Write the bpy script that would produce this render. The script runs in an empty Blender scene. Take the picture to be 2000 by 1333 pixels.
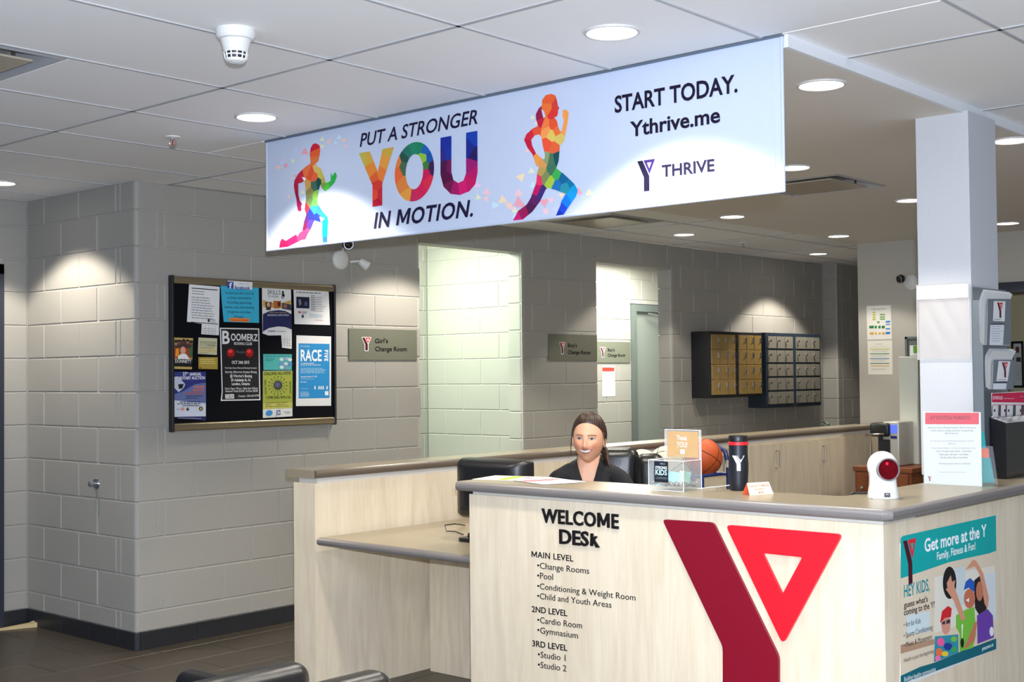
import bpy, bmesh, math, random
from mathutils import Vector, Matrix
from mathutils.geometry import tessellate_polygon
random.seed(7)
PI=math.pi
SC=bpy.context.scene
COL=SC.collection
# ------------------------------------------------------------------ camera
FPX=2480.43; YAW=math.radians(41.3853); PITCH=math.radians(1.5075); ROLL=math.radians(-0.5796)
CAMP=Vector((0,0,1.5))
_F=Vector((math.cos(YAW)*math.cos(PITCH),math.sin(YAW)*math.cos(PITCH),math.sin(PITCH)))
_R=Vector((math.sin(YAW),-math.cos(YAW),0)); _U=_R.cross(_F)
_c,_s=math.cos(ROLL),math.sin(ROLL)
R_=_R*_c+_U*_s; U_=_U*_c-_R*_s; F_=_F
cd=bpy.data.cameras.new('camera'); cam=bpy.data.objects.new('camera',cd); COL.objects.link(cam)
cd.sensor_width=36; cd.lens=FPX/2000*36; cd.clip_start=.05; cd.clip_end=100
M=Matrix((R_,U_,-F_)).transposed().to_4x4(); M.translation=CAMP; cam.matrix_world=M
SC.camera=cam
# ------------------------------------------------------------------ view, world, added cool fill, corridor lights, flash
SC.view_settings.view_transform='Standard'; SC.view_settings.look='None'
SC.view_settings.gamma=1; SC.view_settings.use_curve_mapping=False
SC.view_settings.exposure=0.27
W=bpy.data.worlds.new('world'); SC.world=W; W.use_nodes=True
W.node_tree.nodes['Background'].inputs[0].default_value=(.58,.71,1,1)
W.node_tree.nodes['Background'].inputs[1].default_value=.12
def area(name,loc,target,sx,sy,power,col):
    l=bpy.data.lights.new(name,'AREA'); l.shape='RECTANGLE'; l.size=sx; l.size_y=sy; l.energy=power; l.color=col
    o=bpy.data.objects.new(name,l); COL.objects.link(o); o.location=loc
    o.rotation_euler=(Vector(target)-Vector(loc)).to_track_quat('-Z','Y').to_euler(); return o
area('fill_light',(-3.2,1.0,.7),(3.2,3.2,3.0),5.0,1.6,85,(.71,.82,1))  # unseen fill, added low behind the camera to brighten the ceiling
area('fill_light',(2.5,-3.4,.6),(6,3.2,3.4),5.5,1.4,50,(.71,.82,1))  # second added fill, aimed up from low on the right
area('corridor_light',(6.35,6.95,2.56),(6.9,6.95,0),.5,1.0,70,(.86,1,.82))
area('corridor_light',(9.7,6.95,2.56),(9.7,6.95,0),1.2,.6,74,(.98,1,.90))
fl_=bpy.data.lights.new('camera_flash','POINT'); fl_.energy=700; fl_.color=(.78,.86,1); fl_.shadow_soft_size=.02
flo=bpy.data.objects.new('camera_flash',fl_); COL.objects.link(flo); flo.location=CAMP+U_*.11+R_*.02
SPOT_W=44; WARM=(1,.925,.80)
# ------------------------------------------------------------------ pixel helpers (frame 2000 x 1333)
def ray(px,py): return F_+R_*((px-1000)/FPX)-U_*((py-666.5)/FPX)
def on(axis,val,px,py):
    i='xyz'.index(axis); d=ray(px,py); return CAMP+d*((val-CAMP[i])/d[i])
def atd(px,py,d): return CAMP+ray(px,py)*d
def proj(p):
    q=Vector(p)-CAMP; z=q.dot(F_)
    if z<.05: return None
    return (1000+FPX*q.dot(R_)/z, 666.5-FPX*q.dot(U_)/z)
def seen(pts,m=260):
    P=[proj(p) for p in pts]; P=[p for p in P if p]
    if not P: return False
    return max(p[0] for p in P)>-m and min(p[0] for p in P)<2000+m and max(p[1] for p in P)>-m and min(p[1] for p in P)<1333+m
# ------------------------------------------------------------------ colour and materials
def lin(c):
    def f(v):
        v/=255; return v/12.92 if v<=.04045 else ((v+.055)/1.055)**2.4
    return tuple(f(v) for v in c)
_m={}
def mat(name,c,rough=.6,metal=0,spec=.5,noise=None,bump=0,scale=80,emit=0,alpha=1,trans=0,coat=0,stretch=(1,1,1)):
    if name in _m: return _m[name]
    m=bpy.data.materials.new(name); m.use_nodes=True; nt=m.node_tree; b=nt.nodes['Principled BSDF']
    c4=(*lin(c),1); b.inputs['Base Color'].default_value=c4
    b.inputs['Roughness'].default_value=rough; b.inputs['Metallic'].default_value=metal
    b.inputs['Specular IOR Level'].default_value=spec; b.inputs['Alpha'].default_value=alpha
    b.inputs['Transmission Weight'].default_value=trans; b.inputs['Coat Weight'].default_value=coat
    if emit: b.inputs['Emission Color'].default_value=c4; b.inputs['Emission Strength'].default_value=emit
    tc=nt.nodes.new('ShaderNodeTexCoord'); mp=nt.nodes.new('ShaderNodeMapping'); mp.inputs['Scale'].default_value=stretch
    nt.links.new(tc.outputs['Object'],mp.inputs[0])
    nz=nt.nodes.new('ShaderNodeTexNoise'); nz.inputs['Scale'].default_value=scale; nz.inputs['Detail'].default_value=4
    nt.links.new(mp.outputs[0],nz.inputs[0])
    d=noise if noise else .02
    r=nt.nodes.new('ShaderNodeMix'); r.data_type='RGBA'
    l=lin(c); r.inputs[6].default_value=(*[v*(1-d*2) for v in l],1); r.inputs[7].default_value=(*[min(1,v*(1+d*2)) for v in l],1)
    nt.links.new(nz.outputs[0],r.inputs[0]); nt.links.new(r.outputs[2],b.inputs['Base Color'])
    if bump:
        bp=nt.nodes.new('ShaderNodeBump'); bp.inputs['Strength'].default_value=bump; bp.inputs['Distance'].default_value=.002
        nt.links.new(nz.outputs[0],bp.inputs['Height']); nt.links.new(bp.outputs[0],b.inputs['Normal'])
    _m[name]=m; return m
def colmat(name,rough=.55,spec=.4):
    if name in _m: return _m[name]
    m=bpy.data.materials.new(name); m.use_nodes=True; nt=m.node_tree; b=nt.nodes['Principled BSDF']
    a=nt.nodes.new('ShaderNodeAttribute'); a.attribute_name='Col'
    nt.links.new(a.outputs['Color'],b.inputs['Base Color']); b.inputs['Roughness'].default_value=rough; b.inputs['Specular IOR Level'].default_value=spec
    _m[name]=m; return m
def maple():
    if 'maple_laminate' in _m: return _m['maple_laminate']
    m=bpy.data.materials.new('maple_laminate'); m.use_nodes=True; nt=m.node_tree; b=nt.nodes['Principled BSDF']
    tc=nt.nodes.new('ShaderNodeTexCoord'); mp=nt.nodes.new('ShaderNodeMapping'); mp.inputs['Scale'].default_value=(9,9,1.1)
    geo=nt.nodes.new('ShaderNodeNewGeometry'); nt.links.new(geo.outputs['Position'],mp.inputs[0])
    n1=nt.nodes.new('ShaderNodeTexNoise'); n1.inputs['Scale'].default_value=1.6; n1.inputs['Detail'].default_value=3; n1.inputs['Distortion'].default_value=1.4
    mp2=nt.nodes.new('ShaderNodeMapping'); mp2.inputs['Scale'].default_value=(120,120,5); nt.links.new(geo.outputs['Position'],mp2.inputs[0])
    n2=nt.nodes.new('ShaderNodeTexNoise'); n2.inputs['Scale'].default_value=1.5; n2.inputs['Detail'].default_value=2
    nt.links.new(mp.outputs[0],n1.inputs[0]); nt.links.new(mp2.outputs[0],n2.inputs[0])
    wv=nt.nodes.new('ShaderNodeMath'); wv.operation='MULTIPLY_ADD'; wv.inputs[1].default_value=.70
    nt.links.new(n1.outputs[0],wv.inputs[0]); 
    h=nt.nodes.new('ShaderNodeMath'); h.operation='MULTIPLY'; h.inputs[1].default_value=.30; nt.links.new(n2.outputs[0],h.inputs[0]); nt.links.new(h.outputs[0],wv.inputs[2])
    cr=nt.nodes.new('ShaderNodeValToRGB'); e=cr.color_ramp.elements
    e[0].position=.33; e[0].color=(*lin((215,198,170)),1); e[1].position=.66; e[1].color=(*lin((231,217,192)),1)
    nt.links.new(wv.outputs[0],cr.inputs[0]); nt.links.new(cr.outputs[0],b.inputs['Base Color'])
    b.inputs['Roughness'].default_value=.42; b.inputs['Specular IOR Level'].default_value=.35
    _m['maple_laminate']=m; return m
MAPLE=maple()
BLOCK=mat('painted_block',(156,153,146),.55,noise=.03,bump=.5,scale=160)
MORTAR=mat('painted_joint',(170,167,160),.6)
TILE=mat('ceiling_tile',(240,239,238),.9,noise=.025,bump=.25,scale=260)
TBAR=mat('ceiling_bar',(178,178,180),.5)
GYP=mat('plaster_paint',(220,214,206),.85,noise=.01,scale=8)
GYPW=mat('white_paint',(196,198,202),.7)
FLOORM=mat('floor_tile',(68,61,52),.38,noise=.16,bump=.1,scale=5,stretch=(1.2,9,1))
GROUT=mat('floor_grout',(92,86,76),.8)
BASET=mat('baseboard_tile',(38,39,44),.35,noise=.08,scale=12)
COUNTER=mat('counter_laminate',(150,138,116),.28,noise=.08,scale=420)
NOSE=mat('counter_nosing',(124,118,114),.33,noise=.10,scale=420)
WHITE=mat('white_plastic',(214,214,210),.4)
BLACK=mat('black_plastic',(22,23,26),.38)
LEATHER=mat('black_leather',(20,21,22),.33,noise=.1,bump=.35,scale=140,spec=.6)
CHROME=mat('chrome',(210,210,210),.12,1)
STEEL=mat('brushed_metal',(176,172,160),.36,1)
ALU=mat('warm_aluminium',(158,146,122),.34,.85)
FELT=mat('black_felt',(15,16,20),.95,spec=.1)
PAPER=mat('white_paper',(220,220,217),.75)
SIGNM=mat('sign_plate',(104,106,92),.55,noise=.06,scale=60)
PRINT=colmat('printed_ink')
GREYD=mat('grey_door_paint',(128,134,128),.5)
GREYF=mat('grey_frame_paint',(96,104,100),.45)
ACR=None
def acrylic(name='clear_acrylic',rough=.04,a=.16,c=(236,240,244)):
    if name in _m: return _m[name]
    m=bpy.data.materials.new(name); m.use_nodes=True; nt=m.node_tree; b=nt.nodes['Principled BSDF']
    out=nt.nodes['Material Output']; b.inputs['Base Color'].default_value=(*lin(c),1); b.inputs['Roughness'].default_value=rough
    t=nt.nodes.new('ShaderNodeBsdfTransparent'); t.inputs[0].default_value=(.97,.98,.98,1)
    mx=nt.nodes.new('ShaderNodeMixShader'); mx.inputs[0].default_value=a
    nt.links.new(t.outputs[0],mx.inputs[1]); nt.links.new(b.outputs[0],mx.inputs[2]); nt.links.new(mx.outputs[0],out.inputs[0])
    _m[name]=m; return m
# ------------------------------------------------------------------ mesh building
def link(name,me,parent=None,loc=None):
    o=bpy.data.objects.new(name,me); COL.objects.link(o)
    if parent: o.parent=parent
    if loc is not None: o.location=loc
    return o
def thing(name,label,cat,loc=(0,0,0),rz=0,group=None,rot=None):
    o=bpy.data.objects.new(name,None); COL.objects.link(o); o.location=loc; o.rotation_euler=rot if rot else (0,0,rz)
    o.empty_display_size=.05
    o['label']=label; o['category']=cat
    if group: o['group']=group
    return o
def tag(o,label,cat,group=None):
    o['label']=label; o['category']=cat
    if group: o['group']=group
    return o
def struct(name,label=None,cat=None,loc=(0,0,0),rz=0):
    o=bpy.data.objects.new(name,None); COL.objects.link(o); o.location=loc; o.rotation_euler=(0,0,rz); o['kind']='structure'
    if label: o['label']=label
    if cat: o['category']=cat
    return o
class MB:
    def __init__(s): s.v=[]; s.f=[]; s.c=[]
    def add(s,v,f):
        n=len(s.v); s.v+= [tuple(p) for p in v]; s.f+=[tuple(i+n for i in q) for q in f]; return s
    def box(s,x0,x1,y0,y1,z0,z1,b=0):
        if b<=0:
            return s.add([(x0,y0,z0),(x1,y0,z0),(x1,y1,z0),(x0,y1,z0),(x0,y0,z1),(x1,y0,z1),(x1,y1,z1),(x0,y1,z1)],
              [(0,3,2,1),(4,5,6,7),(0,1,5,4),(1,2,6,5),(2,3,7,6),(3,0,4,7)])
        bm=bmesh.new(); bmesh.ops.create_cube(bm,size=1,matrix=Matrix.Translation(((x0+x1)/2,(y0+y1)/2,(z0+z1)/2))@Matrix.Diagonal((x1-x0,y1-y0,z1-z0,1)))
        bmesh.ops.bevel(bm,geom=list(bm.edges),offset=b,segments=3,affect='EDGES',profile=.5)
        return s.bm(bm)
    def bm(s,bm,mtx=None):
        bm.verts.ensure_lookup_table(); bm.verts.index_update()
        s.add([(mtx@v.co if mtx else v.co) for v in bm.verts],[tuple(v.index for v in f.verts) for f in bm.faces]); bm.free(); return s
    def prism(s,poly,z0,z1,ax='z'):
        n=len(poly)
        def P(p,h): return (p[0],p[1],h) if ax=='z' else ((p[0],h,p[1]) if ax=='y' else (h,p[0],p[1]))
        v=[P(p,z0) for p in poly]+[P(p,z1) for p in poly]
        f=[tuple(range(n))[::-1],tuple(range(n,2*n))]+[(i,(i+1)%n,n+(i+1)%n,n+i) for i in range(n)]
        return s.add(v,f)
    def lathe(s,prof,seg=32,mtx=None,cap=True):
        v=[];f=[]; n=len(prof)
        for k in range(seg):
            a=2*PI*k/seg
            for r,z in prof: v.append(Vector((r*math.cos(a),r*math.sin(a),z)))
        for k in range(seg):
            k2=(k+1)%seg
            for i in range(n-1): f.append((k*n+i,k2*n+i,k2*n+i+1,k*n+i+1))
        if cap:
            if prof[0][0]>1e-6: f.append(tuple(k*n for k in range(seg))[::-1])
            if prof[-1][0]>1e-6: f.append(tuple(k*n+n-1 for k in range(seg)))
        if mtx: v=[mtx@p for p in v]
        return s.add(v,f)
    def tube(s,pts,r,seg=10,closed=False):
        pts=[Vector(p) for p in pts]; n=len(pts); v=[];f=[]; up=None
        for i,p in enumerate(pts):
            a=pts[i-1] if i or closed else p; b=pts[(i+1)%n] if i<n-1 or closed else p
            t=(b-a).normalized()
            if up is None: up=Vector((0,0,1)) if abs(t.z)<.9 else Vector((1,0,0))
            x=t.cross(up).normalized(); y=x.cross(t).normalized(); up=y
            rr=r[i] if isinstance(r,(list,tuple)) else r
            for k in range(seg):
                g=2*PI*k/seg; v.append(p+x*math.cos(g)*rr+y*math.sin(g)*rr)
        m=n if closed else n-1
        for i in range(m):
            j=(i+1)%n
            for k in range(seg): f.append((i*seg+k,i*seg+(k+1)%seg,j*seg+(k+1)%seg,j*seg+k))
        if not closed: f.append(tuple(range(seg))[::-1]); f.append(tuple((n-1)*seg+k for k in range(seg)))
        return s.add(v,f)
    def sphere(s,c,r,seg=24,rings=14,sc=(1,1,1),mtx=None):
        prof=[(r*math.sin(PI*i/rings),-r*math.cos(PI*i/rings)) for i in range(rings+1)]
        prof[0]=(1e-5,-r); prof[-1]=(1e-5,r)
        T=Matrix.Translation(c)@(mtx if mtx else Matrix.Identity(4))@Matrix.Diagonal((*sc,1))
        return s.lathe(prof,seg,T,cap=False)
    def build(s,name,m,parent=None,smooth=False,loc=None,ang=35):
        me=bpy.data.meshes.new(name); me.from_pydata(s.v,[],s.f); me.materials.append(m); me.validate()
        bm=bmesh.new(); bm.from_mesh(me); bmesh.ops.recalc_face_normals(bm,faces=bm.faces)
        if smooth:
            for f in bm.faces: f.smooth=True
            if ang:
                for e in bm.edges:
                    if len(e.link_faces)==2 and e.calc_face_angle(0)>math.radians(ang): e.smooth=False
        bm.to_mesh(me); bm.free()
        return link(name,me,parent,loc)
def rnd(poly,r,seg=4,only=None):
    out=[];n=len(poly)
    for i,p in enumerate(poly):
        p=Vector(p)
        if only is not None and i not in only: out.append(tuple(p)); continue
        a=Vector(poly[i-1])-p; b=Vector(poly[(i+1)%n])-p
        ra=min(r,a.length*.45,b.length*.45); p0=p+a.normalized()*ra; p1=p+b.normalized()*ra
        for k in range(seg+1):
            t=k/seg; q=p0.lerp(p,t).lerp(p.lerp(p1,t),t); out.append(tuple(q))
    return out
def nose(L,y0,y1,z0,z1,r):   # cross-section (y,z) of a counter edge rounded on the -y side
    return rnd([(y0,z0),(y1,z0),(y1,z1),(y0,z1)],r,5,only=(0,3))
# ------------------------------------------------------------------ flat print (lettering, posters, logos)
_g={}
def glyph(ch,bold,ital):
    k=(ch,bold,ital)
    if k in _g: return _g[k]
    if bold and 'M' in ch and ch!='M':      # the built-in M breaks when thickened: draw it as a clean polygon
        V=[];Fc=[]
        for i,c_ in enumerate(ch):
            if c_==' ': continue
            v,f=glyph(c_,bold,0); full=glyph(ch[:i+1].replace('M','N\u200a') if 0 else ch[:i+1].replace('M','H'),bold,0)[0]
            own=glyph('H' if c_=='M' else c_,bold,0)[0]
            dx=max(p[0] for p in full)-max(p[0] for p in own)
            nM=ch[:i].count('M'); dx+=nM*.16+i*.034
            n=len(V)
            if c_=='M':
                h=max(p[1] for p in own); x0=min(p[0] for p in own); w=max(p[0] for p in own)-x0+.16; t=.085+.035*bold
                pts=[(0,0),(t,0),(t,h*.66),(w/2-t*.36,0+h*.12),(w/2+t*.36,h*.12),(w-t,h*.66),(w-t,0),(w,0),(w,h),(w-t*1.12,h),(w/2,h*.40),(t*1.12,h),(0,h)]
                tr=tessellate_polygon([[Vector((a+x0,b,0)) for a,b in pts]]); v=[(a+x0,b) for a,b in pts]; f=[tuple(q) for q in tr]
            V+=[(a+dx,b) for a,b in v]; Fc+=[tuple(j+n for j in q) for q in f]
        if ital: V=[(a+.22*b,b) for a,b in V]
        _g[k]=(V,Fc); return _g[k]
    c=bpy.data.curves.new('g','FONT'); c.body=ch; c.size=1; c.resolution_u=3; c.offset={0:0,1:.014,2:.024}[bold]; c.shear=.22 if ital else 0
    o=bpy.data.objects.new('g',c); me=bpy.data.meshes.new_from_object(o)
    v=[(p.co.x,p.co.y) for p in me.vertices]; f=[tuple(q.vertices) for q in me.polygons]
    bpy.data.objects.remove(o); bpy.data.curves.remove(c); bpy.data.meshes.remove(me)
    _g[k]=(v,f); return _g[k]
CAPH=None
def cellsclip(poly,a,b):   # keep the side of poly closer to a than b
    mx,my=(a[0]+b[0])/2,(a[1]+b[1])/2; nx,ny=b[0]-a[0],b[1]-a[1]; out=[]
    d=[(p[0]-mx)*nx+(p[1]-my)*ny for p in poly]
    for i in range(len(poly)):
        j=(i+1)%len(poly)
        if d[i]<=0: out.append(poly[i])
        if (d[i]<0<d[j]) or (d[j]<0<d[i]):
            t=d[i]/(d[i]-d[j]); out.append((poly[i][0]+t*(poly[j][0]-poly[i][0]),poly[i][1]+t*(poly[j][1]-poly[i][1])))
    return out
class Plane:   # a vertical plane through origin; local x to the viewer's right, z up, seen from local -y
    def __init__(s,o,rz=0): s.o=Vector(o); s.rz=rz; s.x=Vector((math.cos(rz),math.sin(rz),0)); s.n=Vector((-math.sin(rz),math.cos(rz),0))
    def __call__(s,p):
        d=ray(*p); t=(s.o-CAMP).dot(s.n)/d.dot(s.n); q=CAMP+d*t-s.o; return (q.dot(s.x),q.z)
class Ink:
    def __init__(s,pl=None,step=.0004,base=.0006): s.v=[];s.f=[];s.c=[];s.pl=pl;s.L=0;s.step=step;s.base=base;s.fl=0;s.map=None
    def P(s,p):
        if s.map: p=s.map(p)
        return s.pl(p) if s.pl else p
    def _add(s,v,f,c,layer):
        s.fl+=1; y=-(s.base+layer*s.step+(s.fl%50)*4e-6); n=len(s.v); s.v+=[(p[0],y,p[1]) for p in v]
        for q in f:
            s.f.append(tuple(i+n for i in q)); s.c.append(c)
    def poly(s,pts,c,layer=1,raw=False,holes=()):
        p=pts if raw else [s.P(q) for q in pts]
        loops=[[Vector((a[0],a[1],0)) for a in p]]+[[Vector((*(q if raw else s.P(q)),0)) for q in h] for h in holes]
        tri=tessellate_polygon(loops); allp=[(q.x,q.y) for l in loops for q in l]
        s._add(allp,[t for t in tri],c,layer); return s
    def rect(s,x0,z0,x1,z1,c,layer=1): return s.poly([(x0,z0),(x1,z0),(x1,z1),(x0,z1)],c,layer,raw=True)
    def quad(s,a,b,c_,d,c,layer=1): return s.poly([a,b,c_,d],c,layer)
    def ell(s,c,rx,ry,col,layer=2,rot=0,n=24):
        pts=[(c[0]+rx*math.cos(2*PI*k/n)*math.cos(rot)-ry*math.sin(2*PI*k/n)*math.sin(rot),c[1]+rx*math.cos(2*PI*k/n)*math.sin(rot)+ry*math.sin(2*PI*k/n)*math.cos(rot)) for k in range(n)]
        return s.poly(pts,col,layer)
    def facets(s,pts,seeds,layer=2,holes=()):
        loops=[[Vector((*s.P(q),0)) for q in l] for l in [pts]+list(holes)]
        tri=tessellate_polygon(loops); al=[(q.x,q.y) for l in loops for q in l]
        S=[(s.P((a,b)),c) for a,b,c in seeds]
        for t in tri:
            base=[al[i] for i in t]
            for i,(a,c) in enumerate(S):
                pl=base
                for j,(b,_) in enumerate(S):
                    if i!=j: pl=cellsclip(pl,a,b)
                    if len(pl)<3: break
                if len(pl)>=3: s._add(pl,[tuple(range(len(pl)))],c,layer)
    def text(s,t,a,b,cap,c=(20,20,24),bold=0,ital=0,layer=3,raw=False,fit=True,vert=False):
        """a,b baseline start and end (pixels, or local metres when raw); cap = capital height in the same units"""
        global CAPH
        v,f=glyph(t,bold,ital)
        if not v: return s
        if CAPH is None: CAPH=max(p[1] for p in glyph('H',0,0)[0])
        A=Vector(a if raw else s.P(a)); B=Vector(b if raw else s.P(b))
        if raw: H=cap
        else: H=(Vector(s.P((a[0],a[1]-cap)))-A).length
        x0=min(p[0] for p in v); x1=max(p[0] for p in v); sx=(B-A).length/(x1-x0) if fit else H/CAPH
        u=(B-A).normalized(); w=Vector((-u.y,u.x)) if (vert or abs(u.y)>.5) else Vector((0,1))
        if not vert and w.y<0: w=-w
        k=H/CAPH
        s._add([tuple(A+u*((p[0]-x0)*sx)+w*(p[1]*k)) for p in v],f,c,layer); return s
    def lines(s,a,b,n,dy,c,h=.6,layer=2,jit=.25,cols=1):
        """n rows of tiny illegible text drawn as thin dashes between pixel points a (row start) and b (row end)"""
        rr=random.Random(int(a[0]*7+a[1]*13))
        for k in range(n):
            t0=0.; end=1-jit*rr.random()
            while t0<end:
                w=.03+.07*rr.random(); t1=min(end,t0+w)
                y0=a[1]+(b[1]-a[1])*t0+dy*k; y1=a[1]+(b[1]-a[1])*t1+dy*k; x0=a[0]+(b[0]-a[0])*t0; x1=a[0]+(b[0]-a[0])*t1
                s.poly([(x0,y0),(x1,y1),(x1,y1-h),(x0,y0-h)],c,layer); t0=t1+.018
        return s
    def build(s,name,parent=None,m=None,thick=0):
        me=bpy.data.meshes.new(name); me.from_pydata(s.v,[],s.f)
        ca=me.color_attributes.new('Col','FLOAT_COLOR','CORNER')
        li=0
        for pi,pg in enumerate(me.polygons):
            c=(*lin(s.c[pi]),1)
            for _ in range(pg.loop_total): ca.data[li].color=c; li+=1
        me.materials.append(m or PRINT); 
        # face the viewer (local -y)
        bm=bmesh.new(); bm.from_mesh(me)
        for f in bm.faces:
            f.normal_update()
            if f.normal.y>0: f.normal_flip()
        bm.to_mesh(me); bm.free()
        return link(name,me,parent)
def Zm(ox,oy,w,W_): 
    k=w/W_; return lambda p:(ox+p[0]*k,oy+p[1]*k)
# Y mark, unit box: x 0..1, y 0..-1.44
YS=[(0,0),(.30,0),(.668,-.75),(.668,-1.44),(.36,-1.44),(.36,-.78)]
YT=[(.36,0),(1,0),(.68,-.66)]; YI=[(.555,-.135),(.805,-.135),(.68,-.40)]
def ymark(ink,x,z,w,c1,c2,layer=3,outline=None,h=1.0,ci=None):
    f=lambda L:[(x+p[0]*w,z+p[1]*w*h) for p in L]
    if outline:
        o=[(-.07,.06),(1.09,.06),(.74,-.74),(.74,-1.52),(.29,-1.52),(.29,-.80)]
        ink.poly(f(rnd(o,.06,3)),outline,layer-1,raw=True)
    ink.poly(f(YS),c1,layer,raw=True)
    loops=f(YT); ink.poly(loops,c2,layer,raw=True)
    ink.poly(f(YI),ci or outline or (240,240,240),layer+1,raw=True)
NAVY=(28,24,48); MAROON=(110,14,34); RED=(228,30,45)
# ================================================================== STRUCTURE
CZ=2.6; CH=.2032
_bc={}
def inset(poly,c):
    n=len(poly); out=[]
    for i in range(n):
        p=Vector(poly[i]); a=(p-Vector(poly[i-1])).normalized(); b=(Vector(poly[(i+1)%n])-p).normalized()
        na=Vector((-a.y,a.x)); nb=Vector((-b.y,b.x)); m=(na+nb)
        m=m/max(.3,m.dot(na)); out.append((p.x+m.x*c,p.y+m.y*c))
    return out
def slab_mesh(key,poly,h,c,m,name='block'):
    if key in _bc: return _bc[key]
    n=len(poly); ins=inset(poly,c)
    rings=[(ins,0),(poly,c),(poly,h-c),(ins,h)]
    v=[(p[0],p[1],z) for L,z in rings for p in L]; f=[]
    for k in range(3):
        for i in range(n): f.append((k*n+i,k*n+(i+1)%n,(k+1)*n+(i+1)%n,(k+1)*n+i))
    f.append(tuple(range(n))[::-1]); f.append(tuple(range(3*n,4*n)))
    me=bpy.data.meshes.new(name); me.from_pydata(v,[],f); me.materials.append(m); _bc[key]=me; return me
def block(root,u0,u1,z0,z1,d=.05,bl=0,br=0,m=None):
    w=u1-u0; h=z1-z0
    if w<.02 or h<.02: return
    g=.0028; a=0 if bl else g; b=w-(0 if br else g); cv=.004
    key=(round(w,3),round(h,3),round(d,3),bl,br)
    L=[(a,d)]
    L+= [(a+bl-bl*math.cos(t*PI/8),bl-bl*math.sin(t*PI/8)) for t in range(5)] if bl else [(a,cv),(a+cv,0)]
    L+= [(b-br+br*math.sin(t*PI/8),br-br*math.cos(t*PI/8)) for t in range(5)] if br else [(b-cv,0),(b,cv)]
    L+=[(b,d)]
    me=slab_mesh(key,L,h-2*g,cv,m or BLOCK)
    link('block',me,root,(u0,0,z0+g))
def courses(root,zmin,zmax,segs,d=.05):
    """segs(row) -> list of (u0,u1,bl,br)"""
    k=0
    while k*CH<zmax-.02:
        z0=max(zmin,k*CH); z1=min(zmax,(k+1)*CH)
        if z1-z0>.02:
            for s in segs(k,z0,z1): block(root,s[0],s[1],z0,z1,d,s[2] if len(s)>2 else 0,s[3] if len(s)>3 else 0)
        k+=1
def joints(start,step,a,b):
    L=[a]; x=start
    while x<b-.02:
        if x>a+.02: L.append(x)
        x+=step
    L.append(b); return L
# ---- back wall (plane y=6.21), local u = x
WB=struct('wall_back','grey painted block wall behind the desk with two openings',None,(0,6.21,0),0)
OP=[(6.10,7.16,2.41),(8.08,9.13,2.395)]
XE=11.87
def segs_back(k,z0,z1):
    j=joints(4.08 if k%2 else 4.28,.40,3.895+(.135 if k%2 else .385),XE)
    if k%2: j=[j[0]]+j[1:]
    out=[]
    for a,b in zip(j,j[1:]):
        cut=[(a,b)]
        for o0,o1,oz in OP:
            if z0<oz-.03:
                nc=[]
                for p,q in cut:
                    if q<=o0 or p>=o1: nc.append((p,q)); continue
                    if p<o0: nc.append((p,o0))
                    if q>o1: nc.append((o1,q))
                cut=nc
        for p,q in cut:
            bl=.028 if any(abs(p-o[1])<1e-4 for o in OP) else 0
            br=.006 if any(abs(q-o[0])<1e-4 for o in OP) else 0
            out.append((p,q,bl,br))
    return out
courses(WB,.095,CZ,segs_back,d=.135)
b=MB()
for a,c in ((3.92,6.094),(7.166,8.074),(9.136,XE)): b.box(a,c,.005,.131,0,CZ)
b.box(6.094,7.166,.005,.131,2.44,CZ); b.box(8.074,9.136,.005,.131,2.44,CZ)
b.build('mortar_joint',MORTAR,WB)
for o0,o1,oz in OP: MB().box(o0-.001,o1+.001,.001,.134,oz,2.445).build('lintel',BLOCK,WB)
# ---- left wall (block face x=3.895 from y=6.21 to 7.41; return wall y=7.41)
WL=struct('wall_left','grey painted block wall face left of the notice board corner',None,(3.895,7.41,0),-PI/2)   # local u = 7.41-y
LW=1.20
def segs_left(k,z0,z1):
    e=LW-(.385 if k%2 else .15)
    L=[]
    if k%2: js=[0,.40,.80,LW-.385]
    else: js=[0,.20,.60,1.0,LW-.15]
    return [(a,c) for a,c in zip(js,js[1:])]
courses(WL,.095,CZ,segs_left,d=.10)
MB().box(0,LW-.012,.005,.1,0,CZ).build('mortar_joint',MORTAR,WL)
for k in range(13):     # corner blocks with a rounded outer corner
    z0=max(.095,k*CH); z1=min(CZ,(k+1)*CH)
    if z1-z0<.02: continue
    ax=.135 if k%2 else .385; by=.385 if k%2 else .15; r=.025; g=.0028
    L=[(ax-g,0),(ax-g,by-g),(0,by-g)]+[(r-r*math.cos(t*PI/10),r-r*math.sin(t*PI/10)) for t in range(6)]
    # order: counter-clockwise seen from above
    L=[(r-r*math.cos(t*PI/10),r-r*math.sin(t*PI/10)) for t in range(6)]+[(ax-g,0),(ax-g,by-g),(0,by-g)]
    me=slab_mesh(('corner',k%2,round(z1-z0,3)),L,z1-z0-2*g,.003,BLOCK)
    o=link('block',me,WL); o.matrix_parent_inverse=Matrix.Identity(4)
    # WL is turned -90 deg: place in world terms
    o.matrix_basis=Matrix.Rotation(PI/2,4,'Z')@Matrix.Translation((0,0,0)); 
    wl=Matrix.Translation((3.895,7.41,0))@Matrix.Rotation(-PI/2,4,'Z')
    o.matrix_basis=wl.inverted()@Matrix.Translation((3.895,6.21,z0+g))
WS=struct('wall_side','grey painted block wall at the far left beside the dark door frame',None,(0,7.41,0),0)
def segs_side(k,z0,z1):
    j=joints(3.695-.4*3-(0 if k%2 else .2),.4,2.0,3.895); 
    out=[]
    for a,c in zip(j,j[1:]):
        if z0<2.19:
            if c<3.735: continue
            a=max(a,3.735)
        out.append((a,c))
    return out
courses(WS,.095,CZ,segs_side,d=.10)
MB().box(3.74,3.9,.005,.1,0,CZ).box(2,3.74,.005,.1,2.2,CZ).build('mortar_joint',MORTAR,WS)
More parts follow.
